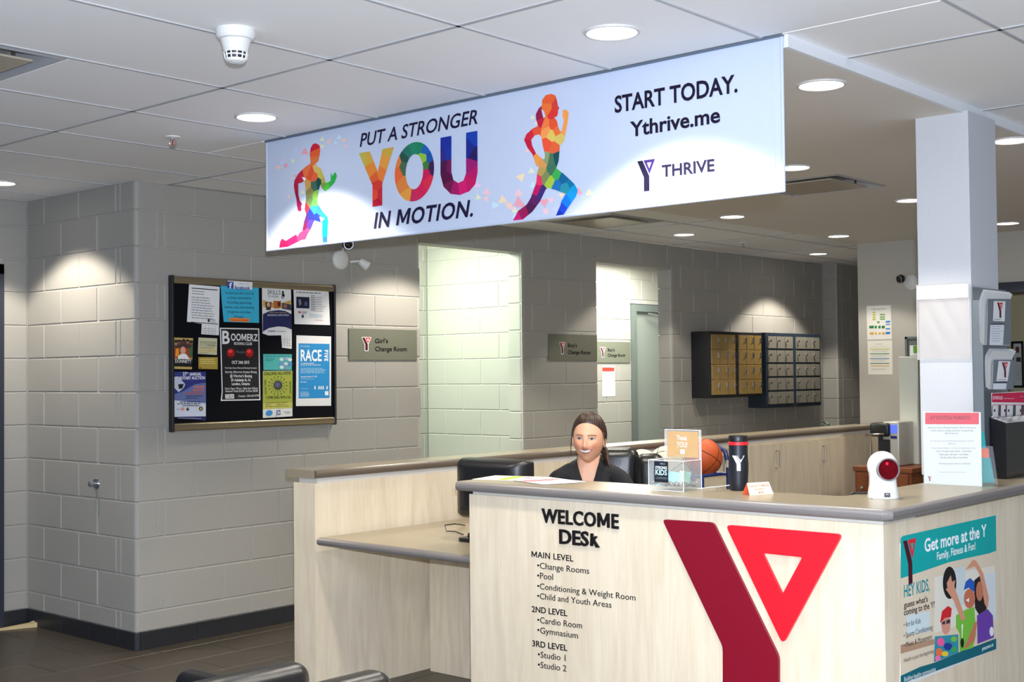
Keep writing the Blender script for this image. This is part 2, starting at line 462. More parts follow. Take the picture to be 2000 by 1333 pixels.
D2=struct('door_2','dark grey door and frame at the left edge of the picture',None,(3.735,7.41,0))
MB().box(-.06,0,-.02,.08,0,2.2).box(-1.1,0,-.02,.08,2.14,2.2).box(-1.16,-1.10,-.02,.08,0,2.2).build('door_frame',mat('dark_frame_paint',(42,46,58),.4),D2)
MB().box(-1.1,-.06,.02,.06,.01,2.14).build('door_leaf',mat('dark_door_paint',(60,64,76),.5),D2)
# ---- corridors behind the openings
WC=struct('wall_corridor','pale block wall inside the left corridor opening',None,(7.45,7.5,0),-PI/2)  # x=7.45 plane
courses(WC,0,2.55,lambda k,z0,z1:[(a,c) for a,c in zip(*(lambda j:(j,j[1:]))(joints(.2 if k%2 else .4,.4,0,1.10)))],d=.05)
MB().box(0,1.10,.005,.05,0,2.6).build('mortar_joint',MORTAR,WC)
EPX=round(on('y',7.5,1233,700).x,3)
WE=struct('wall_alcove','pale block wall at the back of the right corridor',None,(0,7.5,0),0)
def segs_e(k,z0,z1):
    out=[]
    DX=EPX
    for a0,a1 in ((5.4,7.45),(7.9,11.7)):
        j=joints(a0+(.2 if k%2 else .4),.4,a0,a1)
        for a,c in zip(j,j[1:]):
            if a0>7 and z0<2.19:
                if c<=DX : out.append((a,c))
                elif a<DX: out.append((a,DX))
                elif a>DX+.92: out.append((a,c))
            else: out.append((a,c))
    return out
courses(WE,0,2.55,segs_e,d=.05)
MB().box(5.4,EPX-.005,.005,.05,0,2.6).box(EPX-.005,11.7,.005,.05,2.2,2.6).build('mortar_joint',MORTAR,WE)
WP=struct('wall_partition','white wall between the two corridors')
MB().box(7.52,7.9,6.42,7.6,0,2.6).box(11.7,11.78,6.35,7.6,0,2.6).box(5.32,5.4,6.4,7.6,0,2.6).build('partition_panel',GYPW,WP)
D1=struct('door_1','grey steel door with frame inside the right corridor',None,(EPX,7.5,0))
b=MB(); b.box(0,.06,-.03,.05,0,2.19).box(.06,.92,-.03,.05,2.12,2.19).box(.86,.92,-.03,.05,0,2.12)
b.build('door_frame',GREYF,D1); MB().box(.06,.86,.01,.045,.01,2.12).build('door_leaf',GREYD,D1)
b=MB(); b.box(.50,.78,-.045,.01,2.02,2.08,.006); b.tube([(.55,-.045,2.05),(.40,-.12,2.07),(.22,-.06,2.10)],.009,6); b.build('door_closer',GREYF,D1)
# ---- far end: pilaster, wall beyond, smooth wall
GYD=mat('grey_plaster_paint',(176,171,161),.85,noise=.01,scale=8)
WR=struct('wall_right','smooth pale wall behind the far end of the desk',None,(9.855,4.83,0),-PI/2)
b=MB(); b.box(0,.93,0,.12,0,2.7).box(.93,2.1,0,.12,2.17,2.7).box(2.1,6.5,0,.12,0,2.7); b.build('wall_panel',GYD,WR)
MB().box(0,.14,.12,2.2,0,2.7).build('wall_return',GYD,WR)
D3=struct('door_3','dark framed doorway behind the column',None,(9.855,3.90,0),-PI/2)
MB().box(-.0,1.17,-.03,.13,2.09,2.17).box(-.0,.05,-.03,.13,0,2.09).box(1.12,1.17,-.03,.13,0,2.09).build('door_frame',mat('dark_frame_paint',(42,46,58),.4),D3)
WO=struct('wall_office','yellowish wall of the office seen past the column')
MB().box(11.5,11.6,-.5,4.65,0,2.7).build('wall_panel',mat('cream_paint',(214,202,160),.8),WO)
WF=struct('wall_pilaster','block pilaster at the far end of the back wall',None,(XE,6.21,0),-PI/2)
courses(WF,0,CZ,lambda k,z0,z1:[(0,.16,0,.02)],d=.1)
MB().box(-.30,.158,.006,.3,0,CZ).build('mortar_joint',MORTAR,WF)
WF2=struct('wall_end','dim block wall right of the pilaster',None,(XE,6.05,0),0)
courses(WF2,0,CZ,lambda k,z0,z1:[(a,c) for a,c in zip(*(lambda j:(j,j[1:]))(joints(.3 if k%2 else .5,.4,.10,1.2)))],d=.1)
MB().box(.1,1.2,.005,.1,0,CZ).build('mortar_joint',MORTAR,WF2)
WX_=struct('wall_far','plain wall closing the hall beyond the pilaster')
MB().box(12.9,13,-4,8,0,2.7).build('wall_panel',GYD,WX_)  # unseen end wall, put in to keep sky light out
# ---- column
CO=struct('wall_column','square white painted column rising from behind the desk corner',None,(5.125,2.015,0))
MB().box(0,.30,0.0,.225,1.062,2.565,.003).build('column_shaft',GYPW,CO)
# ---- floor
FL=struct('floor','dark brown rectangular floor tiles with thin grout')
MB().box(-4,13,-4,8,-.06,-.003).build('floor_slab',GROUT,FL)
k=0; y=6.38-.305*14
tile_me=slab_mesh('ft',[(.002,.002),(.608,.002),(.608,.303),(.002,.303)],.01,.0015,FLOORM,'floor_tile')
pat=MB()
while y<7.5:
    off=3.655 if k%2==0 else 3.35
    for i in range(-14,18):
        x=off+i*.61
        near=1.0<x<6 and y>2.2
        if near and seen([(x,y,0),(x+.6,y+.3,0)],60) and not(x>3.92 and y>6.2):
            link('tile',tile_me,FL,(x,y,-.01))
        elif -4<x<12.4: pat.box(x+.002,x+.608,y+.002,y+.303,-.01,0)
    y+=.305; k+=1
pat.build('floor_tiling',FLOORM,FL)['kind']='stuff'
# ---- baseboards
BL=struct('baseboard_left','dark tile baseboard along the block corner')
def base(root,x0,x1,y0,y1): MB().box(x0,x1,y0,y1,0,.097,.0015).build('tile',BASET,root)
for a,c in ((7.41,7.297),(7.295,6.991),(6.989,6.689),(6.687,6.381),(6.379,6.215)): base(BL,3.885,3.897,c,a)
MB().box(3.884,3.912,6.199,6.213,0,.098,.002).build('corner_tile',mat('baseboard_corner',(52,54,62),.3),BL)
BB=struct('baseboard_back','dark tile baseboard under the notice board')
js=[3.914,4.284,4.90,5.51,6.10]
for a,c in zip(js,js[1:]): base(BB,a+.001,c-.001,6.198,6.212)
BS=struct('baseboard_side','dark tile baseboard beside the left door frame'); base(BS,3.737,3.884,7.398,7.412)
# ---- ceiling
CE=struct('ceiling','white suspended ceiling of rectangular tiles')
MB().box(-4,13,-4,8,CZ+.06,CZ+.12).build('ceiling_slab',GYP,CE)
PX,PY=1.235,.619; GX=[2.87+PX*i for i in range(-6,9)]; GY=[3.36+PY*i for i in range(-9,8)]
VENTS=[(GX[5],GY[10],'a'),(7.02,GY[12],'b')]
def insoffit(x,y): return x>=3.66 and 2.05<=y<=4.78
grid=MB(); far=MB()
holes={}
for i,x in enumerate(GX[:-1]):
    for j,y in enumerate(GY[:-1]):
        x0,x1,y0,y1=x,GX[i+1],y,GY[j+1]
        rects=[(x0,x1,y0,y1)]
        # cut by bulkhead (x>3.665, 2.05<y<4.78)
        out=[]
        for a,b_,c,d in rects:
            if b_<=3.665 or d<=2.05 or c>=4.78: out.append((a,b_,c,d)); continue
            if a<3.665: out.append((a,3.665,c,d)); a=3.665
            if c<2.05: out.append((a,b_,c,2.05))
            if d>4.78: out.append((a,b_,4.78,d))
        for a,b_,c,d in out:
            if b_-a<.05 or d-c<.03: continue
            if a>=3.88 and c>6.3: continue
            if d>6.2 and b_>3.9: 
                if a<3.89: b_=b_ 
                d=min(d,6.21) if a>3.89 else d
            if d-c<.03: continue
            pieces=[(a,b_,c,d)]
            for vx,vy,_ in VENTS:
                if a<vx+.6 and b_>vx+.02 and abs(c-vy)<.05:
                    pieces=[]
                    if vx-a>.05: pieces.append((a,vx,c,d))
                    if b_-(vx+.615)>.05: pieces.append((vx+.615,b_,c,d))
            for (p,q,r,t) in pieces:
                me=slab_mesh(('ct',round(q-p,3),round(t-r,3)),[(0,0),(q-p-.006,0),(q-p-.006,t-r-.006),(0,t-r-.006)],.012,.002,TILE,'ceiling_tile')
                if seen([(p,r,CZ),(q,r,CZ),(p,t,CZ),(q,t,CZ)],120): link('ceiling_tile',me,CE,(p+.003,r+.003,CZ))
                else: far.box(p+.003,q-.003,r+.003,t-.003,CZ,CZ+.012)
far.build('ceiling_tiling',TILE,CE)['kind']='stuff'
hb=.0065
def bar(x0,x1,y0,y1):
    MB().box(x0,x1,y0,y1,CZ-.004,CZ+.012).build('ceiling_bar',TBAR,CE)
for y in GY:
    if y<2.05 or y>4.78: 
        bar(-4,3.88 if y>6.2 else 12.4,y-hb,y+hb)
    else: bar(-4,3.66,y-hb,y+hb)
for x in GX:
    if x<3.66: bar(x-hb-.003,x+hb+.003,-2,7.4)
    else:
        bar(x-hb-.003,x+hb+.003,-2,2.05)
        bar(x-hb-.003,x+hb+.003,4.79,6.21)
# bulkhead over the desk
TR=struct('trim_1','plain plaster bulkhead over the welcome desk')
MB().box(3.70,6.26,2.052,4.78,2.56,2.66).box(6.865,9.86,2.052,4.78,2.56,2.66).box(6.26,6.865,2.052,3.17,2.56,2.66).box(6.26,6.865,3.775,4.78,2.56,2.66).build('bulkhead_body',GYP,TR)
MB().box(3.685,9.86,2.035,2.052,2.558,2.605).build('bulkhead_fascia',mat('fascia_paint',(226,228,232),.6),TR)
# ================================================================== CEILING FITTINGS
GLOW=mat('downlight_glow',(255,250,240),.5,emit=9)
def downlight(x,y,z,label,grp='recessed ceiling downlights',power=None,blend=.22):
    t=thing('downlight',label,'ceiling light',(x,y,z),0,grp)
    prof=[(.078,0),(.079,-.004),(.083,-.007),(.090,-.006),(.0925,0)]
    MB().lathe(prof,40,cap=False).build('trim_ring',mat('light_trim',(205,203,200),.4),t,True)
    MB().lathe([(.0001,-.0025),(.076,-.002),(.079,0)],40,cap=False).build('lamp_lens',GLOW,t,True)
    l=bpy.data.lights.new('lamp_light','SPOT'); l.energy=(SPOT_W if power is None else power)*1.3; l.color=WARM
    l.spot_size=math.radians(112); l.spot_blend=blend; l.shadow_soft_size=.05
    o=bpy.data.objects.new('lamp_light',l); COL.objects.link(o); o.parent=t; o.location=(0,0,-.03)
    return t
DL=[(3.265,2.435,CZ,'large bright downlight in front of the banner\'s right half',46),
(3.297,4.331,CZ,'bright downlight in front of the banner\'s left end',46),
(3.417,6.809,CZ,'downlight cut by the left picture edge near the block corner',60),
(4.262,2.22,2.56,'downlight in the bulkhead just right of the banner',40),
(5.896,3.236,2.56,'downlight half hidden by the banner\'s lower right edge',40),
(5.919,2.126,2.56,'downlight right of the column at the right picture edge',40),
(7.553,3.341,2.56,'downlight half hidden by the left edge of the column',30),
(7.46,4.565,2.56,'downlight in the bulkhead above the sign of the right opening',28),
(9.145,4.636,2.56,'small downlight near the far end of the bulkhead',24),
(9.258,3.367,2.56,'downlight above the dark doorway right of the column',26),
(8.465,5.625,CZ,'downlight in the tiled ceiling before the right corridor opening',34),
(10.78,5.675,CZ,'downlight in the tiled ceiling above the wall lockers',60),
(5.86,5.62,CZ,'downlight hidden behind the banner above the left door sign',62),
(4.30,3.6,2.56,'downlight hidden behind the banner over the desk',40),
(5.9,4.5,2.56,'downlight hidden behind the banner over the rear counter',26)]
for x,y,z,l,p in DL: downlight(x,y,z,l,power=p)
def vent(x,y,z,label,s=.605):
    t=thing('ceiling_vent',label,'air vent',(x+s/2,y+s/2,z),0,'square ceiling diffusers'); h=s/2
    b=MB()
    for a in (0,1,2,3):
        Rm=Matrix.Rotation(a*PI/2,4,'Z')
        bm=bmesh.new(); vs=[bm.verts.new(p) for p in ((-h,-h,0),(h,-h,0),(h-.018,-h+.018,-.006),(-h+.018,-h+.018,-.006))]; bm.faces.new(vs)
        vs2=[bm.verts.new(p) for p in ((-h+.018,-h+.018,-.006),(h-.018,-h+.018,-.006),(h-.09,-h+.09,.045),(-h+.09,-h+.09,.045))]; bm.faces.new(vs2)
        b.bm(bm,Rm)
    b.box(-h+.09,h-.09,-h+.09,h-.09,.045,.05)
    b.build('vent_frame',mat('vent_paint',(170,172,176),.4,.2),t)
    p=.205
    MB().box(-p-.012,p+.012,-p-.012,p+.012,-.012,-.004,.002).build('vent_plaque',mat('vent_plaque_paint',(176,166,148),.35,.2),t)
    for sx in (-1,1):
        for sy in (-1,1): MB().box(sx*.17-.006,sx*.17+.006,sy*.17-.004,sy*.17+.004,-.005,.046).build('hanger',CHROME,t)
    return t
vent(1.645,3.995,CZ,'square air vent at the upper left picture edge')
vent(6.26,3.17,2.56,'square air vent right of the banner\'s lower right corner')
vent(7.02,5.235,CZ,'square air vent seen just below the banner edge')
t=thing('smoke_detector','white conical smoke detector at the top of the picture','smoke detector',(2.423,3.287,CZ))
zt=CZ
MB().lathe([(.062,0),(.062,-.022),(.056,-.032),(.050,-.034)],36).build('base',WHITE,t,True)
MB().lathe([(.049,-.030),(.040,-.066),(.0385,-.070)],36,cap=False).build('housing',WHITE,t,True)
b=MB(); b.lathe([(.0345,-.068),(.030,-.092),(.0001,-.092)],30); b.build('sensor_core',mat('dark_sensor',(30,24,40),.5),t,True)
b=MB(); b.lathe([(.0385,-.069),(.0375,-.074),(.036,-.074)],36); b.lathe([(.035,-.081),(.0342,-.085),(.033,-.085)],36)
b.lathe([(.033,-.094),(.030,-.102),(.018,-.108),(.0001,-.109)],36)
for k in range(12):
    a=2*PI*k/12; b.tube([(.037*math.cos(a),.037*math.sin(a),-.072),(.032*math.cos(a),.032*math.sin(a),-.096)],.0026,5)
b.build('cage',WHITE,t,True)
t=thing('sprinkler','small pendant fire sprinkler on a ceiling tile','sprinkler',(3.307,4.963,CZ))
MB().lathe([(.036,0),(.034,-.005),(.02,-.008)],28).build('escutcheon',WHITE,t,True)
b=MB(); b.lathe([(.010,0),(.010,-.018)],12); b.tube([(-.016,0,-.012),(-.017,0,-.034),(0,0,-.046)],.0035,6); b.tube([(.016,0,-.012),(.017,0,-.034),(0,0,-.046)],.0035,6); b.lathe([(.016,-.046),(.017,-.049)],16)
b.build('frame',CHROME,t,True)
MB().lathe([(.003,-.016),(.003,-.042)],8).build('bulb',mat('red_glass',(180,20,20),.2),t)
q=on('z',CZ,1452,474)
t=thing('sprinkler','tiny dark sprinkler on the far tiled ceiling','sprinkler',tuple(q))
MB().lathe([(.03,0),(.028,-.005)],16).build('escutcheon',WHITE,t,True); MB().lathe([(.006,0),(.006,-.03),(.014,-.034),(.014,-.037)],10).build('frame',CHROME,t)
# ================================================================== BANNER
PB=Plane((3.665,4.745,2.085),-PI/2); BWID=4.745-2.05; BH=2.592-2.085
t=thing('banner','long white banner with two rainbow runners and large slogan lettering','banner',(3.665,4.745,2.085),-PI/2)
b=MB(); nx=90; nz=10; vv=[]
for i in range(nx+1):
    for j in range(nz+1):
        u=i/nx*BWID; z=j/nz*BH; vv.append((u,.0018*math.sin(u*9)*(1-j/nz)*.6,z))
ff=[(i*(nz+1)+j,(i+1)*(nz+1)+j,(i+1)*(nz+1)+j+1,i*(nz+1)+j+1) for i in range(nx) for j in range(nz)]
fab=mat('banner_fabric',(190,200,220),.8,noise=.012,bump=.12,scale=300)
MB().box(0,BWID,.004,.0085,0,BH,.0015).build('fabric',fab,t)
MB().tube([(.001,.006,0),(.001,.006,BH)],.0055,8).build('side_hem',fab,t,True); MB().tube([(BWID-.001,.006,0),(BWID-.001,.006,BH)],.0055,8).build('side_hem',fab,t,True); MB().tube([(BWID-.03,.003,.0),(BWID-.03,.003,BH)],.0015,5).build('seam',fab,t,True)
MB().tube([(0,.007,.004),(BWID,.007,.004)],.0065,8).build('bottom_hem',fab,t,True)
MB().box(-.004,BWID+.004,-.006,.014,BH-.001,BH+.007,.002).build('top_rail',mat('rail_dark',(112,126,142),.35,.5),t)
ink=Ink(PB,.0003,-.0028)
# man
ink.map=Zm(530,260,140,811)
MAN=[(465,125),(500,115),(540,140),(548,200),(538,260),(525,320),(497,340),(502,370),(555,400),(578,460),(612,565),(665,545),(670,440),(684,490),(700,460),(720,440),(737,485),(710,560),(650,625),(600,660),(572,630),(550,580),(530,650),(515,740),(517,800),(580,890),(632,950),(637,1000),(630,1100),(622,1262),(580,1268),(570,1130),(572,1020),(545,1005),(480,985),(440,1080),(410,1130),(378,1200),(340,1205),(200,1275),(155,1308),(80,1316),(95,1230),(115,1195),(160,1220),(270,1150),(345,1110),(365,1000),(390,925),(372,860),(388,740),(382,620),(372,548),(300,572),(300,690),(315,760),(343,800),(330,830),(337,870),(320,887),(295,875),(285,820),(280,750),(262,680),(250,600),(255,540),(300,460),(370,390),(430,350),(440,325),(430,240),(440,170)]
ink.facets(MAN,[(490,150,(200,30,50)),(500,230,(220,90,45)),(500,290,(215,110,55)),(520,400,(205,175,95)),(560,470,(190,180,80)),(440,470,(215,80,50)),(480,500,(225,95,55)),(390,430,(220,110,60)),(320,470,(190,35,60)),(280,540,(180,30,55)),(270,620,(170,25,55)),(290,700,(150,20,55)),(310,830,(150,20,80)),(405,600,(200,150,80)),(430,660,(130,125,75)),(480,590,(60,100,80)),(530,560,(20,75,75)),(430,770,(100,120,75)),(500,720,(120,170,70)),(480,790,(95,160,80)),(585,590,(120,150,60)),(590,540,(170,165,75)),(680,540,(40,170,70)),(620,610,(70,185,60)),(380,850,(235,40,60)),(480,860,(45,140,180)),(540,880,(40,115,140)),(440,925,(35,45,140)),(510,960,(30,50,175)),(600,930,(30,165,235)),(610,1030,(10,175,245)),(600,1130,(0,160,240)),(600,1220,(40,110,225)),(385,980,(80,30,100)),(375,1050,(110,25,70)),(430,1040,(75,50,160)),(400,1120,(225,60,110)),(340,1150,(240,60,110)),(230,1210,(245,30,95)),(120,1220,(240,25,80)),(120,1290,(215,20,80))])
def tri(x,y,r,a,c):
    ink.poly([(x+r*math.cos(a+k*2.09),y+r*math.sin(a+k*2.09)) for k in range(3)],c,1)
pal=[(236,196,200),(200,205,236),(222,226,190),(240,200,180),(196,222,232),(222,196,226),(232,160,170),(240,214,180)]
for x,y,r,a,c in [(570,70,34,.5,2),(648,100,34,1.2,3),(762,50,36,.5,4),(275,190,30,.3,1),(375,215,50,.5,6),(240,315,30,1.6,2),(110,330,28,1.5,1),(70,390,36,2,3),(155,370,36,1.5,6),(140,300,20,.5,0),(265,485,22,1.4,6),(225,510,20,.3,0),(235,600,20,.2,5),(195,720,34,.4,0),(250,955,30,1.5,3),(250,1080,26,1.5,0),(355,795,26,1.3,0),(350,670,34,.4,2),(570,150,34,-.5,2),(820,80,36,1.4,3),(840,150,30,.2,0),(400,290,20,.3,0),(720,110,26,.4,4)]: tri(x,y,r,a,pal[c])
ink.poly([(540,945),(596,965),(560,1018)],(240,242,246),3); ink.poly([(340,495),(390,512),(370,545)],(240,242,246),3); ink.poly([(270,1130),(320,1125),(290,1172)],(244,190,200),3)
# woman
ink.map=Zm(1000,160,180,827)
WOM=[(268,160),(300,118),(350,107),(385,120),(400,165),(408,210),(422,238),(410,250),(410,275),(400,310),(375,317),(400,350),(410,400),(430,450),(445,430),(462,340),(450,310),(452,250),(485,250),(505,275),(500,330),(495,370),(475,470),(460,540),(425,570),(422,640),(415,710),(395,775),(460,825),(520,880),(560,920),(588,975),(570,1030),(500,1130),(450,1208),(385,1213),(430,1110),(440,1070),(480,1005),(400,975),(320,950),(300,965),(250,1070),(180,1165),(100,1230),(65,1252),(0,1256),(50,1160),(130,1100),(165,1040),(215,900),(222,820),(240,760),(215,755),(180,650),(135,590),(105,520),(125,470),(180,420),(230,395),(212,330),(210,290),(235,240),(265,210)]
ink.facets(WOM,[(330,160,(225,90,45)),(320,230,(230,110,50)),(385,220,(205,60,50)),(370,280,(215,50,45)),(235,300,(145,25,65)),(250,370,(190,30,60)),(290,390,(235,120,60)),(300,440,(240,150,80)),(370,380,(225,80,45)),(400,440,(230,110,50)),(220,430,(225,80,50)),(150,480,(205,35,55)),(140,560,(190,25,55)),(180,620,(200,30,55)),(220,690,(235,150,70)),(265,730,(215,150,80)),(480,300,(235,150,75)),(470,420,(235,150,80)),(420,510,(215,185,95)),(350,480,(220,190,90)),(310,560,(235,80,50)),(380,590,(225,95,55)),(300,690,(140,150,100)),(350,700,(70,110,85)),(395,680,(20,75,80)),(260,800,(180,150,80)),(300,850,(120,135,80)),(350,790,(60,110,85)),(390,830,(60,165,75)),(340,890,(160,190,60)),(400,930,(30,110,170)),(460,870,(15,95,140)),(470,950,(40,140,160)),(530,900,(10,110,150)),(560,960,(10,150,205)),(540,1020,(20,150,225)),(480,1080,(20,120,225)),(450,1130,(30,70,200)),(410,1190,(20,45,170)),(225,880,(225,50,90)),(215,970,(190,20,90)),(260,1000,(60,40,110)),(190,1060,(90,30,90)),(170,1130,(75,25,70)),(100,1180,(150,20,80)),(40,1230,(200,30,110))])
ink.poly([(170,520),(200,482),(240,470),(262,500),(275,580),(293,650),(290,690),(275,695),(212,640),(178,570)],(190,200,220),3)
ink.poly([(260,240),(285,265),(298,310),(280,327),(270,290)],(190,200,220),3)
for x,y,r,a,c in [(85,850,34,1.6,7),(170,800,36,.5,2),(230,590,28,.4,0),(130,620,26,.4,0),(185,930,40,.5,4),(50,1000,36,.4,2),(70,1100,44,.5,6),(285,1080,50,1.5,6),(345,1060,36,1.4,0),(390,1140,40,1.2,1),(440,1015,30,1.5,7),(590,985,44,.5,6),(635,1035,28,.5,1),(690,1000,42,.5,7),(300,1160,40,1.4,0),(180,320,26,.4,2),(215,370,20,.3,2),(25,1200,36,.4,4)]: tri(x,y,r,a,pal[c])
# drifting triangles between the word and the woman
ink.map=Zm(500,180,520,2000)
for x,y,r,a,c in [(1660,700,34,.3,5),(1730,750,36,.5,0),(1665,790,28,.3,2),(1725,800,30,1.2,0),(1790,850,36,0,4),(1850,810,40,.4,7),(1895,850,34,1.5,3),(1970,760,40,.5,0),(1985,640,40,1.2,7),(1970,830,50,.4,6),(1940,890,30,.5,2),(1920,870,26,.2,0)]: tri(x,y,r,a,pal[c])
# the big word
ink.facets([(770,460),(850,445),(912,600),(948,428),(1032,412),(945,690),(945,850),(872,862),(872,700)],[(800,490,(190,172,70)),(850,480,(205,160,60)),(870,590,(222,130,50)),(890,640,(215,90,45)),(990,440,(200,162,62)),(960,520,(225,150,60)),(930,610,(225,120,50)),(900,700,(205,55,45)),(890,770,(222,70,50)),(930,770,(190,40,50)),(905,840,(180,20,50))])
O1=[(1187+148*math.cos(a),598+222*math.sin(a)-.19*148*math.cos(a)) for a in [2*PI*k/44 for k in range(44)]]
O2=[(1187+66*math.cos(a),598+132*math.sin(a)-.19*66*math.cos(a)) for a in [2*PI*k/32 for k in range(32)]]
ink.facets(O1,[(1130,450,(40,110,95)),(1180,410,(35,130,95)),(1230,400,(30,125,90)),(1270,430,(30,95,170)),(1300,490,(25,80,160)),(1060,600,(228,100,50)),(1060,530,(225,120,60)),(1110,700,(215,125,60)),(1100,560,(70,100,70)),(1110,490,(35,80,70)),(1130,770,(222,150,60)),(1190,780,(195,40,85)),(1240,740,(205,30,80)),(1290,680,(215,40,70)),(1270,610,(200,25,80)),(1320,560,(60,30,75)),(1255,500,(140,185,60)),(1270,550,(60,120,60))],holes=[O2])
ink.facets([(1383,343),(1465,328),(1465,600),(1480,660),(1515,683),(1555,665),(1575,610),(1575,305),(1660,290),(1662,600),(1645,690),(1600,745),(1530,773),(1460,765),(1405,710),(1383,620)],[(1420,390,(25,45,145)),(1440,460,(25,50,150)),(1400,480,(45,40,120)),(1410,560,(70,20,65)),(1450,560,(110,20,80)),(1420,640,(80,15,60)),(1440,720,(110,20,70)),(1640,350,(20,60,160)),(1600,420,(25,40,130)),(1640,470,(35,25,90)),(1620,550,(150,25,105)),(1640,600,(180,20,95)),(1610,690,(190,20,90)),(1550,720,(205,25,105)),(1490,740,(160,20,95))])
ink.map=None; NV=(26,20,52)
ink.text('PUT A STRONGER',(702,287),(932,241),25,NV,1,1)
ink.text('IN MOTION.',(729,446),(923,422),29,NV,2,1)
ink.text('START TODAY.',(1200,220),(1440,179),31,(24,16,40),2)
ink.text('Ythrive.me',(1230,267),(1406,238),28,(24,16,40),2)
ink.text('THRIVE',(1292,345.5),(1395,333.5),22,NV,2)
a=PB((1244,315)); c=PB((1278.5,310.5)); d=PB((1256,361))
w=c[0]-a[0]; ymark(ink,a[0],(a[1]+c[1])/2,w,NV,(60,40,110),ci=(236,238,244))
ink.build('banner_print',t,colmat('fabric_ink',.75,.2))
# ================================================================== WELCOME DESK
DK=thing('welcome_desk','maple welcome desk with grey counter top, lettering and big red mark','desk',(3.81,1.80,0))
def W2(root,b): return b
ox,oy=3.81,1.80
# front wall and side wall bodies
MB().box(0,.27,0,1.80,0,1.010).build('front_panel',MAPLE,DK)
MB().box(.002,3.2,-.004,-.0002,0,1.010).box(.271,3.2,0,.22,0,1.010).build('side_panel',MAPLE,DK)
MB().box(.012,.25,.0,1.79,1.0,1.0225).box(.2505,3.19,.010,.2,1.0,1.0225).build('reveal_strip',mat('reveal_laminate',(206,202,194),.5),DK)
# counter top: L-shape with mitred front corner
def tops(poly,z0,z1,b): return MB().prism(poly,z0,z1)
TL=[(-.012,1.855),(-.012,-.006),(.006,-.026),(3.2,-.026),(3.2,.285),(.33,.285),(.306,.31),(.306,1.855)]
MB().prism(rnd(TL,.012,3),1.0225,1.0605).build('counter_top',COUNTER,DK)
# rounded nosing running along the outer edge
path=[(-.012,1.855),(-.012,-.006),(.006,-.026),(3.2,-.026)]
def nosing(path,z0,z1,r=.012,out=1):
    prof=[]; h=z1-z0
    for k in range(9):
        a=-PI/2+PI*k/8; prof.append((r*math.cos(a),z0+h/2+h/2*math.sin(a)))
    b=MB(); n=len(path); V=[]
    for i,p in enumerate(path):
        p=Vector(p); d=[]
        if i: d.append((p-Vector(path[i-1])).normalized())
        if i<n-1: d.append((Vector(path[i+1])-p).normalized())
        ns=[Vector((q.y,-q.x))*out for q in d]
        m=sum(ns,Vector((0,0))); m=m/ max(.4,m.dot(ns[0]))
        V.append([(p.x+m.x*-o,p.y+m.y*-o,z) for o,z in prof])
    v=[q for L in V for q in L]; m_=len(prof)
    f=[(i*m_+k,(i+1)*m_+k,(i+1)*m_+k+1,i*m_+k+1) for i in range(n-1) for k in range(m_-1)]
    f+=[tuple(range(m_)),tuple(range((n-1)*m_,n*m_))]
    return b.add(v,f)
nosing(path,1.0225,1.0608,.014,-1).build('counter_nosing',NOSE,DK,True,ang=40)
PF=Plane((3.81,3.60,0),-PI/2)   # local u = 3.60-y
def deskroot(): 
    # children of the desk drawn on the front plane: an intermediate transform is baked into the mesh
    return None
def bake(o,mtx): o.data.transform(mtx); return o
LF=Matrix.Translation((0,1.80,0))@Matrix.Rotation(-PI/2,4,'Z')      # front plane -> desk local
Z7=Zm(980,960,740,2000)
def front_piece(name,pts,m,th,r=0,hole=None):
    p=[PF(Z7(q)) for q in pts]
    if r: p=rnd(p,r,4)
    b=MB()
    if not hole: b.prism(p,-th,0,'y')
    else:
        h=rnd([PF(Z7(q)) for q in hole],.006,2)
        loops=[[Vector((a[0],a[1],0)) for a in p],[Vector((a[0],a[1],0)) for a in h]]
        tr=tessellate_polygon(loops); al=p+h; n=len(al)
        v=[(a[0],-th,a[1]) for a in al]+[(a[0],0,a[1]) for a in al]
        f=[tuple(t) for t in tr]+[tuple(i+n for i in t)[::-1] for t in tr]
        for L0,L1 in ((0,len(p)),(len(p),len(al))):
            m_=L1-L0
            for i in range(m_): j=(i+1)%m_; f.append((L0+i,L0+j,L0+j+n,L0+i+n))
        b.add(v,f)
    o=b.build(name,m,DK); return bake(o,LF)
stem=[(857,148),(1125,164),(1470,872),(1470,1400),(1176,1420),(1176,818)]
front_piece('logo_stem',stem,mat('maroon_acrylic',(128,14,36),.35,noise=.02),.012,.016)
front_piece('logo_triangle',[(1190,176),(1805,226),(1492,806)],mat('red_acrylic',(240,28,44),.35,noise=.02),.012,.022,[(1385,325),(1595,347),(1490,543)])
